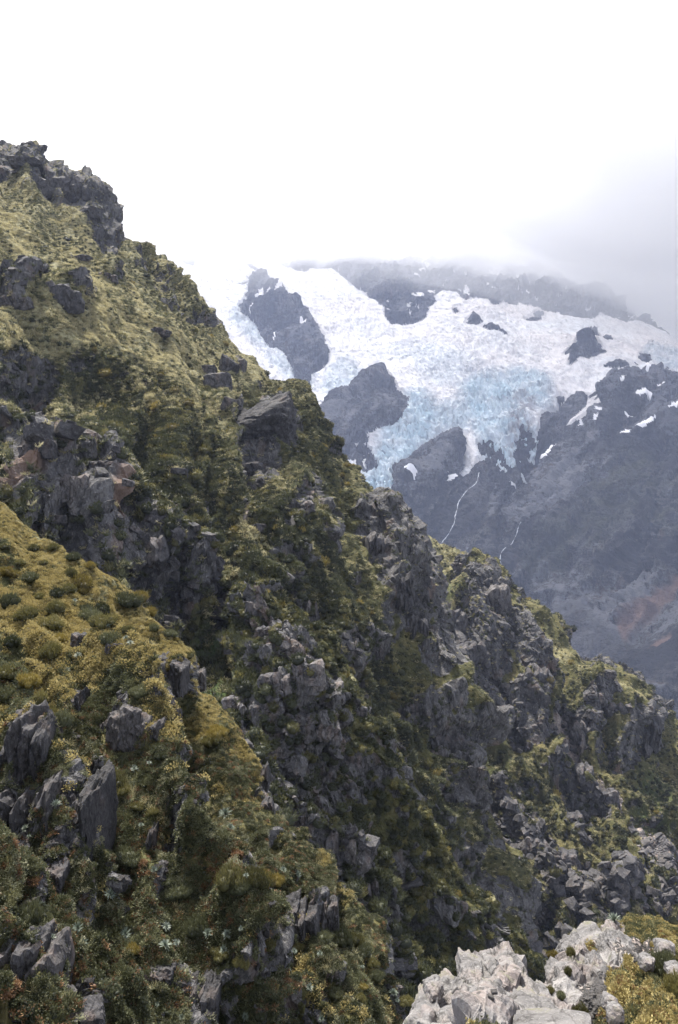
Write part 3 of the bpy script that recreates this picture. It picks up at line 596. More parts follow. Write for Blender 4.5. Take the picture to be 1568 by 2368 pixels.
# ------------------------------------------------------------------ plant and rock shapes
def ico(sub):
    import bmesh
    bm = bmesh.new(); bmesh.ops.create_icosphere(bm, subdivisions=sub, radius=1.0)
    v = np.array([q.co for q in bm.verts]); f = np.array([[q.index for q in x.verts] for x in bm.faces]); bm.free()
    return v / np.linalg.norm(v, axis=1, keepdims=True), f
ICO = {k: ico(k) for k in (1, 2, 3, 4, 5, 6)}
def rock_shape(seed, sub=4, planes=16, k=80, rough=0.05, boxy=False):
    """a broken block: rounded intersection of joint planes with small chips"""
    g = np.random.default_rng(seed); d, f = ICO[sub]
    ax = np.eye(3) + g.normal(0, .13 if boxy else .22, (3, 3))
    n = np.concatenate([ax, -ax, g.normal(size=(planes - 6, 3))]); n /= np.linalg.norm(n, axis=1, keepdims=True)
    dist = np.concatenate([g.uniform(.62, .95, 6), g.uniform(.92, 1.25, planes - 6) if boxy else g.uniform(.75, 1.1, planes - 6)])
    s = np.maximum(d @ n.T / dist, 1e-3)
    r = (s ** k).sum(1) ** (-1.0 / k)
    p = d * r[:, None]
    if sub >= 3:
        h, e = facets(p * 3.0 * np.array([1, 1, 1.7]) + seed, seed % 50, 1.0, 60)
        p = p + d * (rough * 1.5 * h - rough * .5 * (1 - smooth(0, .08, e)) + rough * .3 * fbm(p * 6, 3, seed % 40))[:, None]
    return p, f
def blades(n, seed, spread=1.0, length=.4, width=.05, up=.6, core=.55, height=1.0, curl=0.0, flat=False):
    """n tapered blades standing out of a dome of radius 1; vertices, triangles, tip attribute"""
    g = np.random.default_rng(seed)
    dr = g.normal(size=(n, 3)); dr[:, 2] = np.abs(dr[:, 2]); dr /= np.linalg.norm(dr, axis=1, keepdims=True)
    root = dr * g.uniform(core, .95, (n, 1)) * np.array([spread, spread, height])
    ax = dr * (1 - up) + np.array([0, 0, up]) + g.normal(0, .22, (n, 3)); ax /= np.linalg.norm(ax, axis=1, keepdims=True)
    side = np.cross(ax, g.normal(size=(n, 3))); side /= np.linalg.norm(side, axis=1, keepdims=True)
    ln = length * g.uniform(.6, 1.2, (n, 1)); wd = width * g.uniform(.7, 1.3, (n, 1))
    if flat:   # leaf: a small rhomb
        q = np.stack([root, root + ax * ln * .5 + side * wd, root + ax * ln, root + ax * ln * .5 - side * wd], 1).reshape(-1, 3)
        f = (np.arange(n)[:, None] * 4 + np.array([[0, 1, 2, 0, 2, 3]])).reshape(-1, 3); tip = np.tile([.2, .6, 1, .6], n)
    else:
        q = np.stack([root - side * wd, root + side * wd, root + ax * ln + np.array([0, 0, -curl]) * ln], 1).reshape(-1, 3)
        f = np.arange(n * 3).reshape(-1, 3); tip = np.tile([.1, .1, 1.0], n)
    return q, f, tip
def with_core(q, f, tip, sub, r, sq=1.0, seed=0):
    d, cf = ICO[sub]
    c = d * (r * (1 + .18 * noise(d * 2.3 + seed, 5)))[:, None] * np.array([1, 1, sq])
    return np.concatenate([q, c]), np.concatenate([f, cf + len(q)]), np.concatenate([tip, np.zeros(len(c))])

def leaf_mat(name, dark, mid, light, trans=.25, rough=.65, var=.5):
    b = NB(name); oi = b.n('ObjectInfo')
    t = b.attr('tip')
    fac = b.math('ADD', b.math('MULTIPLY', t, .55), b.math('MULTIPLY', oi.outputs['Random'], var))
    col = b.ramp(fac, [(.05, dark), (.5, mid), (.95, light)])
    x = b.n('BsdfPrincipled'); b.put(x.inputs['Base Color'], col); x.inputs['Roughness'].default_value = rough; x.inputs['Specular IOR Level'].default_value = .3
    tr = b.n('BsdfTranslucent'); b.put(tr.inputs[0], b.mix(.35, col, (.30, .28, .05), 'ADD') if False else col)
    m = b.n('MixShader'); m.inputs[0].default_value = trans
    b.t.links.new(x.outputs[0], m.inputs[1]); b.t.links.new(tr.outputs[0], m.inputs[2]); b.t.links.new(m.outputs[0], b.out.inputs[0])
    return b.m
L_OLIVE = leaf_mat('olive_foliage', (0.0308, 0.0312, 0.01164), (0.1007, 0.09435, 0.03376), (0.2478, 0.2134, 0.0787))
L_GREEN = leaf_mat('green_foliage', (0.02458, 0.02905, 0.01443), (0.07541, 0.08024, 0.03931), (0.1638, 0.1655, 0.08807))
L_DARK = leaf_mat('dark_foliage', (0.014, 0.01678, 0.008176), (0.03981, 0.04452, 0.02044), (0.08735, 0.09134, 0.04318))
L_GOLD = leaf_mat('golden_foliage', (0.05574, 0.04492, 0.01187), (0.1719, 0.1349, 0.03428), (0.3036, 0.2399, 0.06871))
L_SILV = leaf_mat('silver_foliage', (.05, .06, .045), (.12, .145, .11), (.25, .275, .225), .1)
L_PALE = leaf_mat('pale_leaf', (.05, .055, .025), (.13, .13, .07), (.27, .26, .17), .2)
L_RUST = leaf_mat('rusty_leaf', (.05, .028, .014), (.14, .075, .035), (.26, .15, .075), .2)
L_DRY = leaf_mat('dry_tussock', (0.1402, 0.1244, 0.06504), (0.3618, 0.3237, 0.1799), (0.5847, 0.5279, 0.3114), .3)
L_TAN = leaf_mat('tan_heath', (0.08654, 0.0719, 0.02749), (0.2539, 0.2051, 0.08151), (0.4381, 0.3648, 0.1566), .25)
L_LIME = leaf_mat('bright_leaf', (.06, .09, .018), (.14, .20, .035), (.26, .33, .08), .3)
b = NB('woody_stem'); b.surf(b.mix(b.noise(b.coord(), 30, 3), (.07, .05, .04), (.2, .17, .14)), .9); M_STEM = b.m

def rock_mat(name, k, pale=1.0, warm=0.0):
    b = NB(name); base, n2, n3 = rock_colour(b, k, pale, (1, 1, .6), (.4, .3, .2), warm)
    oi = b.n('ObjectInfo'); base = b.mix(1.0, base, b.ramp(oi.outputs['Random'], [(0.0, (.5, .5, .52)), (.6, (.75, .74, .76)), (1.0, (1.05, 1.0, .97))]), 'MULTIPLY')
    b.surf(base, .9, b.bump(b.math('ADD', n2, b.math('MULTIPLY', n3, .6)), .12 / k, .9), .2); return b.m
M_RN, M_RB, M_RC, M_RD = rock_mat('near_rock', 2.4, .72), rock_mat('outcrop_rock', .9, 1.1), rock_mat('crag_rock', .6), rock_mat('far_crag_rock', .4)
def pale_colour(b, k=1.0):
    c = b.coord(1, (.5, .5, .2), (1, 1, .45))
    n1 = b.noise(c, 2.2 * k, 5, .62); n2 = b.noise(c, 13 * k, 6, .74); n3 = b.noise(c, 46 * k, 4, .75)
    base = b.ramp(n1, [(.28, (.075, .073, .073)), (.5, (.16, .152, .149)), (.72, (.235, .222, .215))])
    base = b.mix(b.ramp(b.noise(c, 3.1 * k, 3), [(.50, 0.0), (.66, .7)]), base, (.19, .155, .142))
    base = b.mix(b.ramp(n3, [(.55, 0.0), (.66, .6)]), base, (.27, .266, .256))
    base = b.mix(b.ramp(n2, [(.36, .9), (.47, 0.0)]), base, (.045, .042, .040))
    base = b.mix(b.ramp(b.noise(c, 6 * k, 5, .7), [(.58, 0.0), (.68, .75)]), base, (.13, .13, .085))
    wc = b.n('VectorMath', operation='ADD'); b.put(wc.inputs[0], b.coord(1, (.3, .75, .1), (1.6, 1.0, .5)))
    nc = b.n('TexNoise'); b.put(nc.inputs['Vector'], c); nc.inputs['Scale'].default_value = 6; nc.inputs['Detail'].default_value = 4
    sc_ = b.n('VectorMath', operation='SCALE'); b.put(sc_.inputs[0], nc.outputs['Color']); sc_.inputs['Scale'].default_value = .14; b.put(wc.inputs[1], sc_.outputs[0])
    for sc2, wd2, am in ((4, .03, .45),):
        base = b.mix(b.math('MULTIPLY', b.ramp(b.vor(wc.outputs[0], sc2, 'DISTANCE_TO_EDGE'), [(0.0, 1.0), (wd2, 0.0)]), am), base, (.035, .032, .030))
    return base, n2, n3
def pale_rock(name):
    b = NB(name); base, n2, n3 = pale_colour(b)
    b.surf(base, .92, b.bump(b.math('ADD', n2, b.math('MULTIPLY', n3, .5)), .03, .95), .2); return b.m
M_RF = pale_rock('pale_foreground_rock')

# ------------------------------------------------------------------ scattering on slopes
def sampler(sheet, n, weight, seed, margin=230, rot=None):
    s = SHEETS[sheet]; nr, nc = s['shape']; g = np.random.default_rng(seed)
    p = s['p'].reshape(nr, nc, 3); a = np.linalg.norm(np.cross(p[1:, :-1] - p[:-1, :-1], p[:-1, 1:] - p[:-1, :-1]), axis=-1)
    wt = np.asarray(weight).reshape(nr, nc)[:-1, :-1] * a
    u_, v_ = s['u'].reshape(nr, nc)[:-1, :-1], s['v'].reshape(nr, nc)[:-1, :-1]
    wt = wt * ((u_ > -margin) & (u_ < 1568 + margin) & (v_ > -100) & (v_ < 2368 + 110))
    vis = visible(s['p'], 1.25).reshape(nr, nc)[:-1, :-1]; wt = wt * vis
    c = np.cumsum(wt.ravel()); k = np.searchsorted(c, g.random(n) * c[-1]); k = np.minimum(k, len(c) - 1)
    i, j = k // (nc - 1), k % (nc - 1); fx, fy = g.random((n, 1)), g.random((n, 1))
    q = (p[i, j] * (1 - fx) + p[i, j + 1] * fx) * (1 - fy) + (p[i + 1, j] * (1 - fx) + p[i + 1, j + 1] * fx) * fy
    return q, s['n'][i * nc + j], i * nc + j
def euler_for(nrm, g, lean=.5, spin=True):
    """z axis between straight up and the slope normal, random spin; as XYZ euler"""
    z = nrm * lean + np.array([0, 0, 1 - lean]); z /= np.linalg.norm(z, axis=1, keepdims=True)
    th = g.uniform(0, 2 * np.pi, len(z)); x0 = np.stack([np.cos(th), np.sin(th), 0 * th], -1)
    y = np.cross(z, x0); y /= np.linalg.norm(y, axis=1, keepdims=True); x = np.cross(y, z)
    ey = np.arcsin(np.clip(-x[:, 2], -1, 1)); ex = np.arctan2(y[:, 2], z[:, 2]); ez = np.arctan2(x[:, 1], x[:, 0])
    return np.stack([ex, ey, ez], -1)
def stuff(name, label, cat, pts, eul, scl, me, mat):
    """uncountable cover: one point mesh, its points carry copies of ME"""
    if not me.materials: me.materials.append(mat)
    src = bpy.data.objects.new(name + '_source', me)
    pm = bpy.data.meshes.new(name); pm.vertices.add(len(pts)); pm.vertices.foreach_set('co', np.ascontiguousarray(pts, np.float32).ravel())
    a = pm.attributes.new('turn', 'FLOAT_VECTOR', 'POINT'); a.data.foreach_set('vector', np.ascontiguousarray(eul, np.float32).ravel())
    a = pm.attributes.new('size', 'FLOAT_VECTOR', 'POINT'); a.data.foreach_set('vector', np.ascontiguousarray(scl, np.float32).ravel())
    o = link(name, pm); tag(o, label, cat, kind='stuff')
    ng = bpy.data.node_groups.new(name + '_cover', 'GeometryNodeTree')
    ng.interface.new_socket('Geometry', in_out='INPUT', socket_type='NodeSocketGeometry'); ng.interface.new_socket('Geometry', in_out='OUTPUT', socket_type='NodeSocketGeometry')
    N_ = ng.nodes.new; gi, go = N_('NodeGroupInput'), N_('NodeGroupOutput'); ip = N_('GeometryNodeInstanceOnPoints'); ob = N_('GeometryNodeObjectInfo')
    ob.inputs[0].default_value = src
    t = N_('GeometryNodeInputNamedAttribute'); t.data_type = 'FLOAT_VECTOR'; t.inputs[0].default_value = 'turn'
    z = N_('GeometryNodeInputNamedAttribute'); z.data_type = 'FLOAT_VECTOR'; z.inputs[0].default_value = 'size'
    er = N_('FunctionNodeEulerToRotation')
    for x, y in ((gi.outputs[0], ip.inputs['Points']), (ob.outputs['Geometry'], ip.inputs['Instance']), (t.outputs[0], er.inputs[0]), (er.outputs[0], ip.inputs['Rotation']), (z.outputs[0], ip.inputs['Scale']), (ip.outputs[0], go.inputs[0])):
        ng.links.new(x, y)
    md = o.modifiers.new('cover', 'NODES'); md.node_group = ng
    return o
def cover(name, label, cat, sheet, n, weight, seed, size, me, mat, lean=.5, sink=.1, flatz=1.0):
    n = int(n * 1.14); g = np.random.default_rng(seed); q, nn, k = sampler(sheet, n, weight, seed)
    sc = size[0] + (size[1] - size[0]) * g.random(n) ** 1.8
    if sheet == 'spur_near': sc = sc * np.clip(q[:, 1] / 27, .5, 1.1)
    e = euler_for(nn, g, lean); q = q - np.array([0, 0, 1]) * (sc * sink)[:, None]
    return stuff(name, label, cat, q, e, np.stack([sc * g.uniform(.8, 1.25, n), sc * g.uniform(.8, 1.25, n), sc * g.uniform(.75, 1.2, n) * flatz], -1), me, mat)
def bm_(name, n, seed, mat, **kw):
    core_sub, core_r, sq = kw.pop('core_sub', 0), kw.pop('core_r', .6), kw.pop('sq', .9)
    q, f, t = blades(n, seed, **kw)
    if core_sub: q, f, t = with_core(q, f, t, core_sub, core_r, sq, seed)
    me = raw_mesh(name, q, f, True, {'tip': t}); me.materials.append(mat); return me
def rk(name, seed, sub, mat, **kw):
    """small angular stone: convex hull of a jittered, chipped box"""
    import bmesh
    g = np.random.default_rng(seed); bm = bmesh.new()
    for x in (-1, 1):
        for y in (-1, 1):
            for z in (-1, 1):
                c = np.array([x, y, z]) * g.uniform(.55, .95, 3)
                for j in range(2): bm.verts.new(c * np.where(np.arange(3) == g.integers(3), g.uniform(.55, .8), 1.0) + g.normal(0, .07, 3))
    r_ = bmesh.ops.convex_hull(bm, input=bm.verts); bmesh.ops.delete(bm, geom=[v for v in r_['geom_interior'] if isinstance(v, bmesh.types.BMVert)], context='VERTS')
    bmesh.ops.triangulate(bm, faces=bm.faces)
    me = bpy.data.meshes.new(name); bm.to_mesh(me); bm.free(); me.materials.append(mat); return me

sA, sB, sC, sD = (SHEETS[k] for k in ('spur_near', 'spur_middle', 'mountainside', 'spur_far'))
def nz(s, L, seed, o=3): return .6 * fbm(s['p'] / L, o, seed) + (.5 * s['rib'] * (1 if seed % 2 else -1) if 'rib' in s else 0)
up_ = lambda s: np.clip(s['n'][:, 2], 0.02, 1)

# near spur: a low mat of small leaved scrub, four kinds mixed
mats = [('olive_mat', L_TAN, 28000, 21, 'tan and olive cushion scrub covering the near spur', 0.5), ('green_mat', L_GREEN, 24000, 22, 'green low scrub covering the near spur', .1), ('pale_mat', L_PALE, 8000, 23, 'pale leaved herbs among the near scrub', -.2), ('rusty_mat', L_RUST, 6000, 24, 'rusty brown heath patches on the near spur', -.3), ('dark_mat', L_DARK, 26000, 25, 'dark scrub in the hollows of the near spur', 0.0)]
high = smooth(1800, 1350, sA['v'] - .25 * sA['u'])
for nm, mt, n, sd_, lb, bias in mats:
    wt = (1 - .93 * sA['rock']) * smooth(-.35, .45, nz(sA, 2.2, sd_) + bias * (high * 2 - 1) * (1 if nm != 'dark_mat' else 0) - (.5 * (high - .5) if nm == 'dark_mat' else 0)) ** 2 * np.where(nm == 'pale_mat', up_(sA) ** .5, 1)
    me = bm_(nm, 46, sd_, mt, length=.38, width=.11, up=.35, core=.35, height=.62, flat=True, core_sub=1, core_r=.5, sq=.5)
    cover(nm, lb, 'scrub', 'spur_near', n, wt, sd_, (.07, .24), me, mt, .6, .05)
me = bm_('near_grass', 40, 29, L_DRY, length=.9, width=.03, up=.55, core=.1, height=.35)
cover('dry_grass', 'dry grass tufts on ledges of the near spur', 'grass', 'spur_near', 800, (1 - .6 * sA['rock']) * smooth(0, .5, nz(sA, 1.6, 33)) * up_(sA), 29, (.10, .24), me, L_DRY, .5, .0)

# tussock and scrub on the mountainside
me = bm_('tussock', 26, 41, L_DRY, length=.9, width=.07, up=.5, core=.1, height=.4, curl=.25, core_sub=1, core_r=.42, sq=.5)
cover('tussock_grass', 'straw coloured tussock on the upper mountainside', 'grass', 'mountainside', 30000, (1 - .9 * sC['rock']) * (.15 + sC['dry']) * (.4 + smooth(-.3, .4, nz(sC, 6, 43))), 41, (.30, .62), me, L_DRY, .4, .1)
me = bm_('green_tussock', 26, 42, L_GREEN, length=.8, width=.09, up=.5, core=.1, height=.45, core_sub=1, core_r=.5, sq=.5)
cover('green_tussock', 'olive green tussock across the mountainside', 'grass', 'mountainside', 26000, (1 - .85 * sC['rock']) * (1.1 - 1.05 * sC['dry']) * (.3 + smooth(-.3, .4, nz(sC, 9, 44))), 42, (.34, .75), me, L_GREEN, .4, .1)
me = bm_('scrub_bush', 90, 45, L_DARK, length=.42, width=.09, up=.55, core=.5, height=.85, core_sub=2, core_r=.72, sq=.8)
me2 = bm_('olive_scrub_bush', 90, 46, L_OLIVE, length=.42, width=.09, up=.55, core=.5, height=.85, core_sub=2, core_r=.72, sq=.8)
scrubC = paint(sC['u'], sC['v'], [([(330,960),(420,1060),(470,1160)], 100, 1.0), ([(640,880),(760,1000),(800,1060)], 34, .9), ([(560,1270),(620,1350)], 40, .9), ([(700,1250),(800,1420),(900,1620),(1000,1800)], 60, 1.0), ([(230,850),(330,900)], 50, .7), ([(620,1180),(740,1300)], 50, .8), ([(330,1100),(420,1230)], 40, .7), ([(950,1900),(1060,2000)], 60, .9), ([(100,560),(350,640),(520,800)], 40, .25), ([(700,1030),(780,1120)], 40, .7), ([(40,880)],(60,40),.4), ([(920,1700),(1000,1850)],50,.9)])
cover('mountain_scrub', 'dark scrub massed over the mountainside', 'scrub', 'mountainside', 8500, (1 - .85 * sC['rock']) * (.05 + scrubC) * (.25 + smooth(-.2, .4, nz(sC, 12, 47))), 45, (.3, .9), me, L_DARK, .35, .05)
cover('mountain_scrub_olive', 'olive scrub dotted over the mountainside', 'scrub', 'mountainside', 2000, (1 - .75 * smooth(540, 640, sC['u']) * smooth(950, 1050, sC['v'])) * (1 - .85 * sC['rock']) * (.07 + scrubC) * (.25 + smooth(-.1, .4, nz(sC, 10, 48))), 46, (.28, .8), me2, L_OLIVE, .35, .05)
# outcrop spur
cover('spur_scrub', 'dark scrub between the outcrops of the middle spur', 'scrub', 'spur_middle', 2200, (1 - .85 * sB['rock']), 51, (.25, .8), me, L_DARK, .35, .05)
cover('spur_scrub_olive', 'olive scrub along the crest of the middle spur', 'scrub', 'spur_middle', 800, (1 - .85 * sB['rock']) * (.25 + sB['dry']), 52, (.22, .7), me2, L_OLIVE, .35, .05)
me3 = bm_('spur_tussock', 26, 53, L_GREEN, length=.8, width=.08, up=.5, core=.1, height=.45, core_sub=1, core_r=.5, sq=.5)
cover('spur_grass', 'green grass on the middle spur', 'grass', 'spur_middle', 7000, (1 - .8 * sB['rock']), 53, (.18, .42), me3, L_GREEN, .4, .1)
# spurs beyond the gully
cover('far_scrub', 'dark scrub on the far spur', 'scrub', 'spur_far', 4600, (1 - .8 * sD['rock']) * (1 - .9 * sD['scree']) * (.3 + smooth(-.2, .4, nz(sD, 14, 54))), 54, (.35, 1.1), me, L_DARK, .35, .05)
cover('far_scrub_olive', 'olive scrub along the far spur crests', 'scrub', 'spur_far', 1000, (1 - .8 * sD['rock']) * (1 - .9 * sD['scree']) * (.3 + sD['dry']), 55, (.3, .9), me2, L_OLIVE, .35, .05)
cover('far_tussock', 'tussock on the far spur', 'grass', 'spur_far', 9000, (1 - .8 * sD['rock']) * (1 - .8 * sD['scree']) * (.15 + sD['dry']), 56, (.35, .8), bm_('far_tussock', 26, 57, L_DRY, length=.9, width=.07, up=.5, core=.1, height=.4, core_sub=1, core_r=.42, sq=.5), L_DRY, .4, .1)
# loose rubble on rocky ground
rub = [rk('rubble_stone', 900 + i, 1, M_RB if i < 2 else M_RC, planes=12) for i in range(4)]
cover('rubble_middle', 'shattered grey rubble on the middle spur', 'rubble', 'spur_middle', 700, sB['rock'] * (.3 + smooth(-.2, .4, nz(sB, 4, 61))), 61, (.1, .42), rub[0], M_RB, .7, .0, .55)
cover('rubble_mountain', 'shattered rubble below the crags', 'rubble', 'mountainside', 900, sC['rock'] * (.02 + smooth(-.1, .4, nz(sC, 8, 62))), 62, (.22, .95), rub[2], M_RC, .7, .0, .55)
cover('rubble_far', 'loose rubble on the far spur', 'rubble', 'spur_far', 3000, (sD['rock'] * .7 * (1 - sD['scree'])) * (.2 + smooth(-.1, .4, nz(sD, 10, 63))), 63, (.3, 1.5), rub[3], M_RC, .7, .0, .55)
cover('scree_stones', 'pale pink scree stones in the chute on the far spur', 'scree', 'spur_far', 3200, sD['scree'] ** 2, 66, (.15, .42), rk('scree_stone', 933, 1, rock_mat('scree_rock', .8, 1.7, .35), planes=12), None, .7, .0, .55)
cover('rubble_near', 'small broken stones on the near spur', 'rubble', 'spur_near', 1800, sA['rock'] * (.2 + smooth(-.1, .4, nz(sA, 2, 64))) * up_(sA), 64, (.05, .22), rk('near_stone', 909, 2, M_RN, planes=12), M_RN, .7, .0, .6)

# ------------------------------------------------------------------ foreground ledge below the camera
crest = [(880,2600,3.3),(965,2390,4.0),(1015,2322,4.3),(1090,2275,4.7),(1180,2265,4.9),(1255,2320,4.8),(1290,2290,5.0),(1340,2225,5.4),(1410,2158,6.0),(1460,2128,6.4),(1568,2142,6.4),(1760,2160,6.4)]
low = [(700,2900,2.3),(830,2880,2.3),(900,2870,2.3),(990,2860,2.3),(1080,2850,2.3),(1160,2850,2.3),(1230,2850,2.3),(1310,2850,2.3),(1400,2850,2.3),(1480,2850,2.3),(1600,2850,2.3),(1800,2850,2.3)]
F_BUMP = [([(1185,2230),(1140,2320),(1100,2420)], 60, .12), ([(1255,2320),(1240,2420)], 22, -.12), ([(1310,2250),(1290,2350)], 40, .08), ([(1460,2130),(1568,2140)], 40, .05), ([(1500,2330)], (80,60), .05)]
F_MASK = {'rock': [([(900,2450),(1100,2300),(1250,2350),(1360,2230),(1400,2170)], 120, 1.2), ([(1440,2180),(1490,2210),(1568,2260)], 26, .8), ([(1380,2300),(1400,2330)], 26, .7)],
  'veg': [([(1480,2300),(1568,2330)], 70, 1.3), ([(1440,2290),(1430,2350)], 36, 1.2), ([(1420,2140),(1568,2150)], 18, 1.2), ([(1450,2160),(1560,2200)], 18, 1.0), ([(1340,2190),(1370,2200)], 12, 1.0)],
  'scree': [([(1440,2200),(1490,2215),(1568,2265)], 24, .9), ([(1380,2310)], (30,36), .8)], 'dry': [([(1480,2320)], (90,60), .25)]}
M_F = terrain_mat('foreground_ground', 16, 1.0, 1.0, (1, 1, .5), (.5, .4, .2), .3, True)
slope('ledge', 'foreground ledge of pale rock and heath below the camera', [crest, low], 250, (190,), (120, 1.3, 12), F_BUMP, F_MASK, M_F, 5, (1.2, .06, .02, .012), (.22, .09), (.06, .03), .42, (.5, .8, -.2), (1, 1, .45), (-.4, 60, .05), ((.22, .4), (.08, .3)))
sF = SHEETS['ledge']

# ------------------------------------------------------------------ named rocks
def place_rock(name, label, px, py, w_, h_, seed, mat, sheet=None, Y=None, depth=None, sub=4, rot=(0, 0, 0), group=None, sink=.45, cat='rock', mesh=None, roof=None, rough=.05, planes=16, boxy=False):
    if Y is None:
        k = find(sheet, px, py); Y = SHEETS[sheet]['p'][k, 1]
    W, H = w_ * Y / F / 2, h_ * Y / F / 2; D = depth if depth else .6 * (W + H) / 2 * 1.2
    c = P(px, py, Y + D * sink)
    if mesh is None:
        q, f = rock_shape(seed, sub, rough=rough, planes=planes, boxy=boxy)
        ext = np.abs(q).max(0); q = q / ext
        q = (q @ np.array(Euler([R(a) for a in rot]).to_matrix()).T)
        ex2 = (q.max(0) - q.min(0)) / 2; q = (q - (q.max(0) + q.min(0)) / 2) / ex2
        q = q * np.array([W, D, H])
        if roof:      # sharpen to a ridge: squeeze towards the top
            t = np.clip((q[:, 2] / H + 1) / 2, 0, 1); sq = 1 - roof * t ** 1.6
            q[:, 0] = q[:, 0] * sq + W * .1 * t
        me = raw_mesh(name, q, f, False); me.materials.append(mat)
    o = link(name, me); o.location = c
    tag(o, label, cat, group)
    return o

def crag(name, label, px, py, w_, h_, seed, mat, sheet, rot, group, cat, sub):
    """a jointed face: upright slabs side by side, leaning alike, under one empty"""
    s_ = SHEETS[sheet]; Yc = float(s_['p'][find(sheet, px, py), 1]); dp = max(.5 * h_, .4 * w_) * Yc / F; g = random.Random(seed)
    o = link(name, None); o.location = P(px, py + h_ * .5, Yc); tag(o, label, cat, group); o.empty_display_size = .3
    m = 2 if w_ < 40 else 3 if w_ < 80 else 4
    for j in range(m):
        fx = (j + .5) / m - .5; hh = h_ * g.uniform(.75, 1.0)
        c = place_rock('rock_slab', None, px + fx * w_ * 1.0, py + (h_ - hh) * .5 * g.choice((1, 1, -.3)), w_ / m * 2.0, hh, seed + j, mat, Y=Yc + g.uniform(-.1, .12) * dp, depth=dp * .95, sub=sub, rot=(rot[0] + g.uniform(-5, 5), rot[1] + g.uniform(-9, 5), rot[2] + g.uniform(-15, 15)), sink=.62 if sheet in ('spur_near', 'spur_middle') else .78, cat=None, rough=.085 if sub > 3 else .13, planes=18, boxy=True)
        c.parent = o; c.matrix_parent_inverse = Matrix.Translation(-o.location)
    return o

FR = 'pale rocks of the foreground ledge'
for n_, a in enumerate([
    (1175,2330,250,205,4.55,.55,(4,-22,8),6,.62,'largest pale pinkish ridge rock rising to a blunt peak on the foreground ledge'),
    (1092,2262,72,80,4.75,.3,(0,-12,12),5,.45,'upright shoulder block leaning on the far side of the largest foreground rock'),
    (1046,2322,130,110,4.4,.35,(10,-20,20),6,.5,'cracked grey block below the small mossy block on the ledge edge'),
    (1000,2280,40,40,4.45,.14,(0,10,30),4,.2,'small green tinged block perched at the outer edge of the ledge'),
    (990,2362,84,84,4.2,.3,(0,-30,10),5,.5,'low pale rock at the outermost foot of the foreground ledge'),
    (1052,2364,100,80,4.05,.2,(20,-25,0),4,.4,'small pale ridge rock beside the foot of the largest foreground rock'),
    (1236,2352,150,64,4.0,.28,(12,6,40),5,.2,'rounded pink rock at the bottom edge with herbs behind it'),
    (1266,2378,170,50,3.7,.2,(0,4,10),4,.1,'smooth pale rock hump cut by the bottom edge of the photo'),
    (1252,2322,50,66,4.4,.2,(0,24,10),4,.3,'dark sided wedge against the sunless flank of the largest rock'),
    (1312,2322,130,110,4.6,.35,(14,-18,30),6,.3,'broad fissured pink block in the middle of the foreground ledge'),
    (1284,2252,44,62,5.0,.16,(0,16,20),4,.5,'narrow grey fin at the notch of the foreground ledge'),
    (1330,2212,70,90,5.3,.25,(0,-30,20),5,.5,'slanting pale fin above the notch on the foreground ledge'),
    (1366,2270,62,130,4.9,.22,(6,-14,10),5,.5,'tall tilted grey slab standing over the heath'),
    (1362,2180,80,66,5.7,.25,(0,-34,0),4,.5,'thin tilted fin just below the crest of the ledge'),
    (1418,2212,96,92,5.3,.25,(10,14,20),5,.3,'pale grey block with a flat face among the crest heath'),
    (1396,2196,24,66,5.5,.1,(0,8,0),4,.4,'slim upright splinter beside the flat faced pale block'),
    (1478,2160,74,44,5.9,.2,(10,24,0),4,.2,'pinkish layered rock in the heath of the ledge crest'),
    (1440,2150,40,26,6.1,.12,(0,0,10),4,.2,'small pink stone on the crest heath'),
    (1494,2220,36,30,4.9,.08,(0,10,10),3,.1,'rounded brick pink stone on the gravel strip'),
    (1408,2312,40,36,4.1,.07,(0,0,30),3,.1,'grey knob stone at the edge of the lower heath'),
    (1420,2336,44,46,3.95,.07,(0,20,50),3,.2,'cluster forming pink crumbly stone beside the lower heath'),
    (1556,2236,40,24,4.8,.07,(0,0,0),3,.1,'pale stone at the end of the gravel strip'),
    (1534,2184,44,34,5.4,.1,(0,12,0),3,.2,'grey white slab stone in the upper gravel of the ledge'),
    ]):
    px, py, w_, h_, Y, D, rot, sub, roof, lb = a
    place_rock('ledge_rock', lb, px, py + 6, w_ * (1.25 if sub > 3 else 1), h_ * (1.15 if sub > 3 else 1), 100 + n_, M_RF, Y=Y, depth=D, sub=sub, rot=rot, group=FR, sink=.5, roof=roof * .45, rough=.10 if sub > 4 else .06, planes=22)

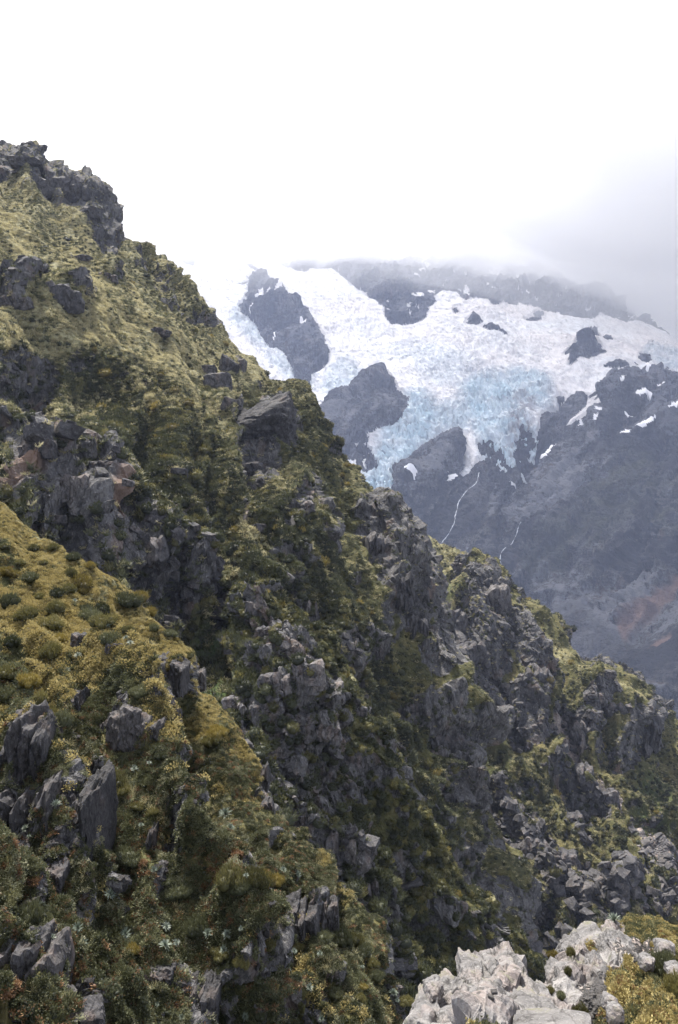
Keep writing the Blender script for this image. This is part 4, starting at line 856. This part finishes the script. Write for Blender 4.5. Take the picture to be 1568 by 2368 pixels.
NR = 'grey rocks of the near spur'
LM = {'spur_near': [], 'mountainside': [], 'spur_middle': [], 'spur_far': []}
for n_, a in enumerate([
    (78,1728,84,190,'tall grass topped rock face', (4,-6,10)), (178,1890,124,270,'biggest grey rock face of the near spur', (0,-8,-10)), (34,1905,84,190,'shaded grey face with a rusty joint', (0,6,20)),
    (58,2260,136,210,'corner boulder with a shrub on top', (0,10,10)), (322,1690,108,130,'dark broken face under a shrub', (0,8,0)), (174,1636,44,90,'blue grey slab strip between shrubs', (0,-18,0)),
    (384,1566,76,100,'jagged dark outcrop near the spur skyline', (0,14,10)), (196,1484,46,44,'small pale edged rock step', (0,20,0)), (456,1576,28,60,'narrow rock on the spur skyline', (0,-10,0)),
    (684,2134,84,104,'square cut dark rock step', (4,-8,6)), (756,2108,40,92,'pale slanting rock on the lower skyline', (0,-20,0)), (468,2326,62,140,'shadowed rock wall at the bottom edge', (0,-6,0)),
    (168,2340,116,100,'low grey rock under the pale herbs', (10,0,20)), (362,2264,62,66,'small split rock in the dark scrub', (0,10,0)), (262,1690,34,120,'thin upright slab beside the blue grey slab', (0,-12,0)),
    (352,1950,26,110,'slim grey slab in the scrub', (0,-10,0)), (610,1800,20,70,'bleached rock rib on the skyline', (0,-24,0)), (352,1760,50,110,'lower step of the dark broken face', (0,-8,0)), (118,2030,60,90,'shadowed block at the foot of the biggest face', (0,8,10)), (70,2100,50,60,'half buried block above the corner boulder', (0,0,20)), (270,1500,40,30,'low rock among golden shrubs',(0,10,0)), (620,1870,22,46,'pale rock tooth on the lower skyline',(0,-15,0))]):
    px, py, w_, h_, lb, rot = a
    crag('rock_outcrop', lb + ', near spur', px, py, w_ * 1.1, h_ * 1.1, 200 + n_ * 9, M_RN, 'spur_near', rot, NR, 'rock', 4 if w_ * h_ > 3000 else 3)
    LM['spur_near'].append((px, py, lb))
for n_, a in enumerate([
    (505,890,66,62,'speckled dark boulder on the ridge notch', (0,0,10)), (528,852,52,66,'pointed boulder leaning over the ridge notch', (0,24,0)), (530,938,40,40,'small dark boulder under the ridge notch', (0,0,0)),
    (612,985,150,165,'great sloping slab below the ridge notch', (6,-12,0)), (556,850,30,50,'split block at the top of the ridge notch', (0,10,0)), (478,856,50,24,'flat ledge rock above the speckled boulder', (0,8,0)),
    (132,690,96,80,'shadowed crag in the tussock', (0,12,0)), (40,700,66,50,'low crag at the edge of the tussock', (0,10,0)), (252,645,40,36,'rounded outcrop in straw tussock', (0,0,0)), (182,600,46,20,'thin ledge outcrop below the skyline crag', (0,16,0)),
    (366,770,44,24,'slanting outcrop under the grass shelf', (0,30,0)), (182,460,50,60,'square headed block of the skyline crag', (0,20,0)), (150,440,90,70,'skyline crag shoulder', (0,30,0)), (212,492,30,40,'toothed end of the skyline crag', (0,0,0)), (248,545,26,44,'lower tooth of the skyline ridge', (0,10,0)), (10,355,44,56,'topmost skyline rock', (0,10,0)), (60,378,60,28,'flat topped skyline rock', (0,20,0)),
    (178,1140,66,110,'smooth grey face in the broken rusty crag', (0,-8,0)), (90,1040,70,60,'upper block of the broken rusty crag', (0,20,0)), (240,1080,60,44,'side block of the broken rusty crag', (0,20,0)), (340,1270,90,90,'low grey cliff above the near spur', (0,-20,0)), (430,1300,50,70,'buttress beside the low grey cliff', (0,-10,0)),
    (690,1172,62,50,'ledged block in dark scrub under the great slab', (0,-10,0)), (876,1275,50,100,'upper pillar of the gully cliff', (0,-16,0)), (922,1370,56,120,'middle pillar of the gully cliff', (0,-14,0)), (958,1470,50,120,'lower pillar of the gully cliff', (0,-12,0)), (720,1420,30,90,'ribbed rock strip behind the middle spur', (0,-24,0)), (800,1510,60,90,'pale jointed slabs under the scrub', (0,-18,0)), (872,1515,22,60,'pale standing rock in the scrub', (0,-6,0)), (1030,1730,60,90,'dark buttress above the gully bed', (0,-14,0)), (965,1645,40,50,'outcrop beside the gully cliff foot', (0,0,0)), (918,1695,16,22,'pink stone in the scrub slope', (0,20,0)), (590,1090,70,50,'broken foot of the great slab', (0,20,0))]):
    px, py, w_, h_, lb, rot = a
    if n_ < 6: place_rock('boulder' if n_ != 3 else 'slab_rock', lb + ', mountainside', px, py, w_, h_, 300 + n_, M_RC, 'mountainside', sub=5 if n_ == 3 else 4, rot=rot, group='rocks of the mountainside', sink=.1 if n_ == 3 else .5, depth=None if n_ != 3 else 5.5, cat='boulder' if n_ != 3 else 'rock slab', rough=.06, planes=18)
    else: crag('crag', lb + ', mountainside', px, py, w_, h_, 3000 + n_ * 9, M_RC, 'mountainside', (0, min(rot[1], -8), 0), 'rocks of the mountainside', 'crag', 3)
    LM['mountainside'].append((px, py, lb))
for n_, a in enumerate([
    (618,1638,60,44,'white topped tilted block', (0,-26,0)), (650,1700,34,40,'pink topped block', (0,-20,10)), (690,1690,60,56,'smooth sided block below the shattered ledge', (0,-10,20)), (690,1660,70,26,'shattered pale ledge', (0,-24,0)), (715,1560,56,80,'tall square block under the grassy crest', (0,-6,10)), (640,1580,60,60,'blocky wall beside the tall square block', (0,-10,0)), (600,1420,46,60,'rounded head rock of the crest', (0,0,0)), (600,1500,60,30,'slanting slab with a white edge', (0,-30,0)), (590,1540,30,40,'mossy topped block', (0,-20,0)), (660,1510,50,40,'splintered white rocks', (0,-36,0)), (830,1645,26,24,'white stone on the lower crest', (0,10,0)), (540,1620,34,36,'dark boulder by the grassy gully', (0,0,0)), (770,1600,36,70,'jointed slab below the scrub', (0,-10,0)), (740,1790,60,50,'grey talus block', (0,-30,0)), (790,1960,60,100,'dark buttress in the shade', (0,-16,0)), (700,1900,50,50,'leaning slab in the talus', (0,-40,0)), (820,1760,30,40,'rock beside the lower crest', (0,0,0)), (560,1720,36,34,'block pile stone by the near skyline', (0,-20,0)), (640,1740,40,30,'pale stone under the pink topped block', (0,-20,0)), (760,1690,44,50,'weathered block in the talus head', (0,-20,0)), (850,2060,40,80,'shaded rib rock', (0,-20,0)), (620,1460,40,24,'lichened ledge stone',(0,-20,0))]):
    px, py, w_, h_, lb, rot = a
    crag('rock_block', lb + ', middle spur', px, py, w_ * 1.1, h_ * 1.1, 4000 + n_ * 9, M_RB, 'spur_middle', rot, 'rock blocks of the middle spur', 'rock', 3)
    LM['spur_middle'].append((px, py, lb))
for n_, a in enumerate([
    (1045,1440,60,80,'pinnacle of the stepped crest', (0,-10,0)), (1020,1480,40,60,'dark overhang under the pinnacle', (0,10,0)), (1130,1390,80,90,'ribbed wall above the pinnacle', (0,-20,0)), (1050,1310,40,24,'pale cap rock on the skyline', (0,-16,0)), (1090,1510,60,60,'shadowed face below the pinnacle', (0,-20,0)), (1190,1480,60,90,'grey slab wall of the stepped crest', (0,-24,0)), (1240,1570,60,70,'flaked slab in the stepped crest', (0,-30,0)), (1150,1560,24,30,'white scar rock', (0,-20,0)), (1100,1620,50,50,'low face over the green bench', (0,-20,0)), (1482,1690,62,120,'square rock tower with a pale cap', (0,-6,10)), (1430,1640,60,40,'pale broken rim beside the rock tower', (0,-30,0)), (1370,1610,44,36,'white streaked rim rock', (0,-20,0)), (1400,1556,34,26,'dark tooth near the far skyline', (0,10,0)), (1345,1690,50,70,'slab above the pink scree', (0,-30,0)), (1390,2050,90,90,'big tilted slab low in the gully', (0,-30,0)), (1350,1790,26,60,'blue white rock strip', (0,-10,0)), (1540,2050,50,60,'pale cliff edge behind the foreground', (0,-20,0)), (1140,2010,40,40,'grey slab on the gully bed', (0,-30,0)), (1440,1985,36,36,'white topped block below the pink scree', (0,-10,0)), (1240,1960,60,60,'lichened crag in the dark scrub', (0,-30,0)), (1300,1990,60,60,'crag above the rusty earth', (0,-20,0)), (1230,1690,60,40,'layered outcrop above the scrub bowl', (0,-20,0)), (1150,1650,60,40,'folded outcrop over the green bench', (0,-10,0)), (1400,1850,44,60,'dark rib rock beside the pink scree', (0,-20,0)), (1260,1770,26,30,'grey rock in the scrub bowl', (0,0,0)), (1330,1900,30,50,'stepped slab in the scrub', (0,-20,0))]):
    px, py, w_, h_, lb, rot = a
    crag('spur_crag', lb + ', far spur', px, py, w_, h_, 5000 + n_ * 9, M_RD, 'spur_far', rot, 'crags of the far spur', 'crag', 3)
    LM['spur_far'].append((px, py, lb))

# ------------------------------------------------------------------ countable plants and stones, each labelled by the landmark it stands nearest to
ORD = ['nearest', 'second nearest', 'third nearest', 'fourth nearest', 'fifth nearest', 'sixth nearest', 'seventh nearest', 'eighth nearest', 'ninth nearest', 'tenth nearest', 'eleventh nearest', 'twelfth nearest', 'thirteenth nearest', 'fourteenth nearest', 'fifteenth nearest', 'sixteenth nearest', 'seventeenth nearest', 'eighteenth nearest', 'nineteenth nearest', 'twentieth nearest'] + ['%d%s nearest' % (k, {1: 'st', 2: 'nd', 3: 'rd'}.get(k % 10, 'th')) for k in range(21, 99)]
PEND = []
def later(o, phrase, sheet): PEND.append((o, phrase, sheet))
def flush():
    cells = {}
    for o, ph, sh_ in PEND:
        x, y = (float(t) for t in uv(np.array(o.location)))
        d, l = min((math.hypot(x - a, y - b_), l) for a, b_, l in LM[sh_])
        cells.setdefault((ph, l), []).append((d, o))
    for (ph, l), it in cells.items():
        for k, (d, o) in enumerate(sorted(it, key=lambda t: t[0])):
            o['label'] = '%s, %s to the %s' % (ph, ORD[k], l)
    PEND.clear()

# near shrubs: foliage and stem under an empty at the base
def stem_mesh(seed):
    g = np.random.default_rng(seed); v, f = [], []
    for k in range(6):
        a = g.uniform(0, 6.28); tip = np.array([math.cos(a) * .45, math.sin(a) * .45, g.uniform(.4, .8)])
        for i, t in enumerate((0, .5, 1)):
            c = tip * t + np.array([0, 0, .12 * math.sin(t * 3)]); r_ = .07 * (1 - .75 * t)
            for j in range(5): v.append(c + r_ * np.array([math.cos(j * 1.257), math.sin(j * 1.257), 0]))
        b0 = k * 15
        for i in range(2):
            for j in range(5): f.append((b0 + i * 5 + j, b0 + i * 5 + (j + 1) % 5, b0 + i * 5 + 5 + (j + 1) % 5, b0 + i * 5 + 5 + j))
    me = raw_mesh('stem', np.array(v), np.array(f)); me.materials.append(M_STEM); return me
def shrub_mesh(seed, mat, n=1500, up=.72):
    """upright needle shrub: several leaning heads of needles"""
    g = np.random.default_rng(seed); Q, Fc, T, off = [], [], [], 0
    for k in range(7):
        a = k * .9 + g.uniform(0, .5); r_ = 0 if k == 0 else g.uniform(.35, .62); s = g.uniform(.42, .62) if k else .66
        q, f, t = blades(n // 7, seed * 10 + k, length=.5, width=.045, up=up, core=.45, height=1.1)
        q, f, t = with_core(q, f, t, 2, .64, 1.0, seed + k)
        q = q * s + np.array([math.cos(a) * r_, math.sin(a) * r_, .30 + g.uniform(-.12, .18) if k else .45])
        Q.append(q); Fc.append(f + off); T.append(t); off += len(q)
    me = raw_mesh('foliage', np.concatenate(Q), np.concatenate(Fc), True, {'tip': np.concatenate(T)}); me.materials.append(mat); return me
SHR = {'golden olive': [shrub_mesh(s, L_OLIVE) for s in (11, 12, 13)], 'green': [shrub_mesh(s, L_GREEN) for s in (14, 15)], 'golden': [shrub_mesh(s, L_GOLD) for s in (16, 17)], 'dark green': [shrub_mesh(s, L_DARK) for s in (18, 19)]}
STEM = [stem_mesh(1), stem_mesh(2)]
def put_shrub(px, py, wpx, tone, sheet='spur_near'):
    s = SHEETS[sheet]; k = find(sheet, px, py + wpx * .3); c = s['p'][k]; r_ = 1.35 * wpx * c[1] / F / 2 / .95
    if (s['u'][k] - px) ** 2 + (s['v'][k] - py - wpx * .3) ** 2 > 900: return None
    o = link('dome_shrub', None); o.location = c - np.array([0, 0, .05 * r_]); o.rotation_euler = (random.uniform(-.15, .15), random.uniform(-.15, .15), random.uniform(0, 6.28))
    o.scale = (r_ * random.uniform(.8, 1.3), r_ * random.uniform(.8, 1.2), r_ * random.uniform(.7, 1.2)); o.empty_display_size = .2
    fo = link('foliage', random.choice(SHR[tone]), parent=o); link('stem', random.choice(STEM), parent=o)
    tag(o, cat='shrub', group='dome shrubs of the near spur')
    later(o, ('small ' if wpx < 24 else 'broad ' if wpx > 44 else '') + tone + ' shrub', sheet)
    return o
s3 = [(430,80,60),(260,110,50),(530,130,60),(460,230,115),(480,270,60),(310,470,100),(290,640,105),(520,430,90),(590,460,100),(650,450,90),(640,560,85),(990,520,75),(30,880,110),(870,410,60),(820,860,90),(1260,1080,125),(650,1390,140),(930,1240,60),(160,1230,70),(30,170,90),(110,110,60),(60,340,90),(140,420,100),(60,580,90),(60,740,110),(1080,650,60),(1000,1010,60),(900,500,60),(350,560,80),(180,800,90),(400,270,80),(330,380,90),(740,340,110),(800,320,70),(700,300,50),(600,390,90),(740,500,70),(170,200,80),(240,300,70),(290,1010,110),(360,1030,100),(230,900,80),(1020,560,50),(560,110,40),(410,180,70),(330,300,70),(500,380,60),(190,30,50),(310,30,50),(20,20,60),(880,470,50),(1220,1150,70)]
s4 = [(170,890,135),(90,1140,150),(790,270,80),(950,260,90),(570,600,70),(1050,750,120),(1160,930,120),(1270,1120,100),(1390,1170,75),(720,1370,190),(770,1100,70),(1100,550,70),(1330,700,150),(1490,690,120),(1550,1070,80),(1100,850,80),(870,300,60),(660,160,120),(640,90,100),(980,690,80),(740,560,130),(620,1000,90),(1250,840,70),(1460,900,90)]
s6 = [(60,890,130),(480,600,130),(560,610,90),(510,1030,70),(1110,1280,65),(1100,1350,65),(980,960,120),(1060,1000,110),(1130,1050,100),(1420,1380,85),(1210,1220,70),(860,960,90),(330,640,120),(450,1460,90),(1180,1140,70),(940,1320,80),(700,1040,60)]
tones = ['golden olive'] * 5 + ['green'] * 3 + ['golden'] * 2 + ['dark green']
for lst, fx in ((s3, lambda x, y, w_: (.4 * x, 1254.4 + .4 * y, .4 * w_)), (s4, lambda x, y, w_: (.4 * x, 1756 + .4 * y, .4 * w_)), (s6, lambda x, y, w_: (439 + .36 * x, 1818.9 + .36 * y, .36 * w_))):
    for a in lst: put_shrub(*fx(*a), random.choice(tones))

# silver rosettes
def rosette_mesh(seed, n=54):
    g = np.random.default_rng(seed); v, f, t = [], [], []
    for k in range(n):
        a = k * 2.399 + g.uniform(-.2, .2); el = R(12 + 68 * (k / n) ** .9) + g.uniform(-.1, .1); ln = g.uniform(.75, 1.05) * (1 - .25 * (k / n))
        d = np.array([math.cos(a) * math.cos(el), math.sin(a) * math.cos(el), math.sin(el)]); s = np.array([-math.sin(a), math.cos(a), 0]) * .055
        b0 = len(v); n1 = np.cross(d, s); 
        v += [d * .08 - s * .6, d * .08 + s * .6, d * ln * .55 - s + np.array([0, 0, .05]), d * ln * .55 + s + np.array([0, 0, .05]), d * ln + np.array([0, 0, -.06 * math.cos(el)])]
        f += [(b0, b0 + 1, b0 + 3), (b0, b0 + 3, b0 + 2), (b0 + 2, b0 + 3, b0 + 4)]; t += [.1, .1, .5, .5, .9]
    me = raw_mesh('rosette', np.array(v), np.array(f), True, {'tip': np.array(t)}); me.materials.append(L_SILV); return me
ROS = [rosette_mesh(s) for s in (1, 2, 3)]
r3 = [(740,580,70),(765,615,60),(460,680,75),(650,500,45),(420,1180,65),(700,1190,65),(790,1330,55),(430,350,45),(1040,940,45),(410,740,50),(860,1310,50)]
r4 = [(1310,350,110),(1310,440,95),(325,300,95),(210,415,85),(655,500,85),(880,650,75),(630,740,90),(640,800,90),(820,410,45),(450,1000,95),(930,990,80),(980,1060,80),(740,1030,90),(290,1060,65),(510,1080,65),(940,1120,95),(1240,1010,75),(1350,1020,75),(1420,710,55),(1330,1120,75),(1465,1390,65),(1400,1490,80),(1060,1510,55),(780,1260,65),(250,800,95),(920,1440,45),(270,860,60),(160,490,50)]
r6 = [(660,570,75),(590,560,60),(160,950,85),(280,960,75),(370,930,65),(260,1070,85),(550,1155,55),(860,1100,65),(1090,1200,45),(1280,1370,105),(1320,1390,65),(740,1300,85),(640,1220,60),(870,1490,70),(630,1080,60),(410,1370,70)]
for lst, fx in ((r3, lambda x, y, w_: (.4 * x, 1254.4 + .4 * y, .4 * w_)), (r4, lambda x, y, w_: (.4 * x, 1756 + .4 * y, .4 * w_)), (r6, lambda x, y, w_: (439 + .36 * x, 1818.9 + .36 * y, .36 * w_))):
    for a in lst:
        px, py, w_ = fx(*a); k = find('spur_near', px, py); c = sA['p'][k]; nrm = sA['n'][k]; r_ = .5 * w_ * c[1] / F * random.uniform(.75, 1.1)
        o = link('silver_rosette', random.choice(ROS)); o.location = c + nrm * .18 + np.array([0, -.05, .05])
        z = Vector(nrm * .75 + np.array([random.uniform(-.35, .35), random.uniform(-.5, .1), .4])); o.rotation_euler = z.to_track_quat('Z', 'Y').to_euler(); o.scale = (r_,) * 3
        tag(o, cat='plant', group='silver rosettes of the near spur'); later(o, ('small ' if w_ < 22 else 'large ' if w_ > 32 else '') + 'silver spiky rosette', 'spur_near')

# bushes one can tell apart on the slopes behind: the largest in view, one object each
bush = {'olive': [bm_('bush', 150, 61 + i, L_OLIVE, length=.42, width=.075, up=.55, core=.5, height=.9, core_sub=2, core_r=.75, sq=.85) for i in range(2)], 'dark': [bm_('bush', 150, 65 + i, L_DARK, length=.42, width=.075, up=.55, core=.5, height=.9, core_sub=2, core_r=.75, sq=.85) for i in range(2)], 'golden': [bm_('bush', 150, 68, L_GOLD, length=.42, width=.075, up=.55, core=.5, height=.9, core_sub=2, core_r=.75, sq=.85)]}
def many(sheet, n, wt, seed, size, meshes, name, phrase, cat, group, sink, tones=None, flat=1.0):
    g = np.random.default_rng(seed); q, nn, kk = sampler(sheet, n * 6, wt, seed, -8)
    ok = visible(q, 1.03); q, nn = q[ok], nn[ok]; keep = []
    for i in range(len(q)):
        if len(keep) >= n: break
        if all(np.linalg.norm(q[i] - q[j]) > size[1] * 1.3 for j in keep): keep.append(i)
    for i in keep:
        tone = random.choice(tones) if tones else None
        sc = size[0] + (size[1] - size[0]) * g.random() ** 1.4
        o = link(name, random.choice(meshes[tone] if tones else meshes)); o.location = q[i] + np.array([0, 0, -sink * sc])
        o.rotation_euler = (g.normal(0, .2), g.normal(0, .2), g.uniform(0, 6.28)); o.scale = (sc * g.uniform(*((.85, 1.2) if tones else (.6, 1.5))), sc * g.uniform(.85, 1.2), sc * g.uniform(.8, 1.15) * flat)
        tag(o, cat=cat, group=group); later(o, (tone + ' ' if tone else '') + phrase, sheet)
many('mountainside', 190, (1 - .8 * sC['rock']) * (.04 + scrubC), 71, (.65, 1.2), bush, 'mountain_bush', 'bush', 'shrub', 'bushes on the mountainside', .1, ['olive', 'olive', 'dark', 'golden'])
many('spur_middle', 50, (1 - .85 * sB['rock']) * (.3 + sB['dry']), 72, (.35, .7), bush, 'spur_bush', 'bush', 'shrub', 'bushes on the middle spur', .1, ['olive', 'golden', 'dark'])
many('spur_far', 46, (1 - .8 * sD['rock']) * (1 - sD['scree']), 73, (.9, 1.6), bush, 'far_bush', 'bush', 'shrub', 'bushes on the far spur', .1, ['olive', 'dark', 'golden'])
blk = [rk('loose_block', 930 + i, 3, M_RB, planes=14, rough=.06) for i in range(6)]
blc = [rk('loose_boulder', 940 + i, 3, M_RC, planes=14, rough=.06) for i in range(6)]
many('spur_middle', 18, sB['rock'], 74, (.35, 1.0), blk, 'loose_block', 'angular loose block', 'rock', 'loose blocks on the middle spur', .1, flat=.6)
many('mountainside', 22, sC['rock'] * (1 - .9 * paint(sC['u'], sC['v'], [([(614,990)], (90,100), 1.0)])) + .02, 75, (.6, 1.7), blc, 'loose_boulder', 'angular loose boulder', 'rock', 'loose boulders on the mountainside', .1, flat=.6)
many('spur_far', 20, sD['rock'] * (1 - sD['scree']), 76, (.9, 2.2), blc, 'spur_boulder', 'loose boulder', 'rock', 'loose boulders on the far spur', .1, flat=.6)
flush()

# heath of the ledge
me = bm_('heath_sprig', 60, 81, L_TAN, length=.42, width=.10, up=.45, core=.3, height=.6, flat=True, core_sub=1, core_r=.5, sq=.5)
hv = (1 - sF['rock']) * (1 - .9 * sF['scree'])
cover('ledge_heath', 'low olive heath covering the foreground ledge', 'heath', 'ledge', 5200, hv, 81, (.018, .05), me, L_TAN, .6, .1)
me = bm_('heath_sprig_green', 60, 82, L_GREEN, length=.42, width=.10, up=.45, core=.3, height=.6, flat=True, core_sub=1, core_r=.5, sq=.5)
cover('ledge_heath_green', 'green sprigs in the ledge heath', 'heath', 'ledge', 3000, hv * smooth(-.2, .3, nz(sF, .5, 83)), 82, (.018, .055), me, L_GREEN, .6, .1)
cover('ledge_moss_brown', 'brown heath tips in the ledge heath', 'heath', 'ledge', 1500, hv * smooth(-.1, .3, nz(sF, .4, 84)), 83, (.015, .04), bm_('heath_sprig_brown', 50, 84, L_RUST, length=.42, width=.09, up=.5, core=.3, height=.6, flat=True), L_RUST, .6, .1)
cover('ledge_gravel', 'pale pink gravel on the foreground ledge', 'gravel', 'ledge', 2600, .004 * sF['rock'] + sF['scree'], 85, (.006, .022), rk('gravel_stone', 955, 2, M_RF, planes=12), M_RF, .6, .0, .7)
def ledge_plant(name, me, px, py, wpx, hs, label, cat):
    k = find('ledge', px, py); c = sF['p'][k]; r_ = wpx * c[1] / F / 2
    o = link(name, me); o.location = c; o.scale = (r_, r_, r_ * hs); o.rotation_euler = (0, 0, random.uniform(0, 6)); return tag(o, label, cat)
for px, py, w_, hs, tone, lb in [(1535,2262,70,1.5,'green','upright dark green shrub at the heath edge on the foreground ledge'), (1508,2245,44,1.6,'green','lower companion of the upright ledge shrub'), (1560,2300,60,1.5,'golden olive','upright shrub cut by the photo edge on the ledge'), (1345,2352,40,1.4,'golden olive','grassy green sprout at the foot of the ledge rocks'), (1300,2310,26,1.2,'green','small green herb tuft in the rock crack'), (1222,2300,34,1.0,'green','leafy herb cushion behind the pink bottom rock'), (1270,2300,26,1.3,'golden olive','yellow green tuft beside the dark sided wedge'), (1322,2215,26,1.5,'golden olive','olive tuft in the fin cleft'), (1312,2250,22,1.5,'golden olive','second tuft lower in the fin cleft'), (1276,2215,30,1.2,'golden','golden tuft behind the ledge notch')]:
    o = ledge_plant('ledge_shrub', None, px, py, w_, hs, lb, 'shrub'); link('foliage', random.choice(SHR[tone]), parent=o); link('stem', STEM[0], parent=o)
ledge_plant('silver_rosette', ROS[0], 1420, 2128, 44, 1.3, 'pale spiky rosette on the crest of the foreground ledge', 'plant')

# snow patches
order = ['largest', 'second largest', 'third largest', 'fourth largest', 'fifth largest', 'sixth largest', 'seventh largest', 'eighth largest', 'ninth largest', 'tenth largest', 'eleventh largest', 'twelfth largest', 'thirteenth largest', 'fourteenth largest', 'fifteenth largest', 'sixteenth largest', 'seventeenth largest', 'eighteenth largest', 'nineteenth largest', 'twentieth largest', 'smallest but one', 'smallest']
for part, where in ((lambda x: x > 1200, 'on the dark buttress beside the glacier'), (lambda x: 900 < x <= 1200, 'on the grey dome under the ice'), (lambda x: x <= 900, 'on the upper rock island in the ice')):
    for k, (o, x, y, n_) in enumerate(sorted([t for t in SNOWP if part(t[1])], key=lambda t: -t[3])):
        tag(o, order[k] + ' old snow patch ' + where, 'snow patch', 'snow patches on the rock')

# ------------------------------------------------------------------ air: haze box, cloud bank on the summits
def box(name, lo, hi):
    v = np.array([(x, y, z) for x in (lo[0], hi[0]) for y in (lo[1], hi[1]) for z in (lo[2], hi[2])], float)
    f = np.array([(0, 1, 3, 2), (4, 6, 7, 5), (0, 4, 5, 1), (2, 3, 7, 6), (0, 2, 6, 4), (1, 5, 7, 3)])
    return raw_mesh(name, v, f, False)
def closed(me):
    import bmesh
    bm = bmesh.new(); bm.from_mesh(me); bmesh.ops.recalc_face_normals(bm, faces=bm.faces); bm.to_mesh(me); bm.free(); return me
def volume(name, col, dens, g):
    b = NB(name); x = b.n('VolumePrincipled'); x.inputs['Color'].default_value = (*col, 1)
    x.inputs['Density'].default_value = dens; x.inputs['Anisotropy'].default_value = g
    b.t.links.new(x.outputs[0], b.out.inputs['Volume']); return b.m
tag(link('haze', closed(box('haze', (-7050, -3050, -621), (7050, 9050, 1750))), volume('haze_air', (.60, .70, 1.0), .00008, .2)), 'thin blue mountain haze in the valley air', 'haze', kind='stuff')
def cloud_base(x, y):
    z = 1120 - 330 * smooth(150, 1200, x - .12 * (y - 3400)) - 90 * smooth(-500, -1500, x)
    q = np.stack([x, y, 0 * x], -1).reshape(-1, 3)
    return z + (70 * fbm(q / 700, 3, 401) + 8 * fbm(q / 210, 2, 402)).reshape(x.shape)
def cloud_sheet(name, label, y0, drop, thick, dens, g, wob):
    nx, ny = 80, 80
    gx, gy = np.meshgrid(np.linspace(-5200, 5200, nx), np.linspace(y0, 8600, ny))
    zb = cloud_base(gx + wob, gy) - drop; zt = zb + thick * (1 + (.66 * smooth(100, 1400, gx - .1 * (gy - 3400)) if drop == 0 else 0))
    vb = np.stack([gx, gy, zb], -1).reshape(-1, 3); vt = np.stack([gx, gy, zt], -1).reshape(-1, 3)
    fb = grid_faces(ny, nx); n0 = nx * ny; id_ = np.arange(n0).reshape(ny, nx)
    rim = np.concatenate([id_[0, :-1], id_[:-1, -1], id_[-1, :0:-1], id_[:0:-1, 0]]); nxt = np.roll(rim, -1)
    fs = np.stack([rim, nxt, nxt + n0, rim + n0], -1)
    tag(link(name, closed(raw_mesh(name, np.concatenate([vb, vt]), np.concatenate([fb[:, ::-1], fb + n0, fs]), True)), volume(name + '_vapour', (.965, .972, 1.0), dens, g)), label, 'cloud', kind='stuff')
cloud_sheet('cloud', 'white cloud bank hiding the summits above the glacier', 1500, 0, 300, .0055, .55, 0)  # unseen front part, carried forward over the valley to shade the lower mountain
cloud_sheet('mist', 'thin mist hanging below the cloud over the upper snow', 1500, 230, 226, .0007, .5, 0)
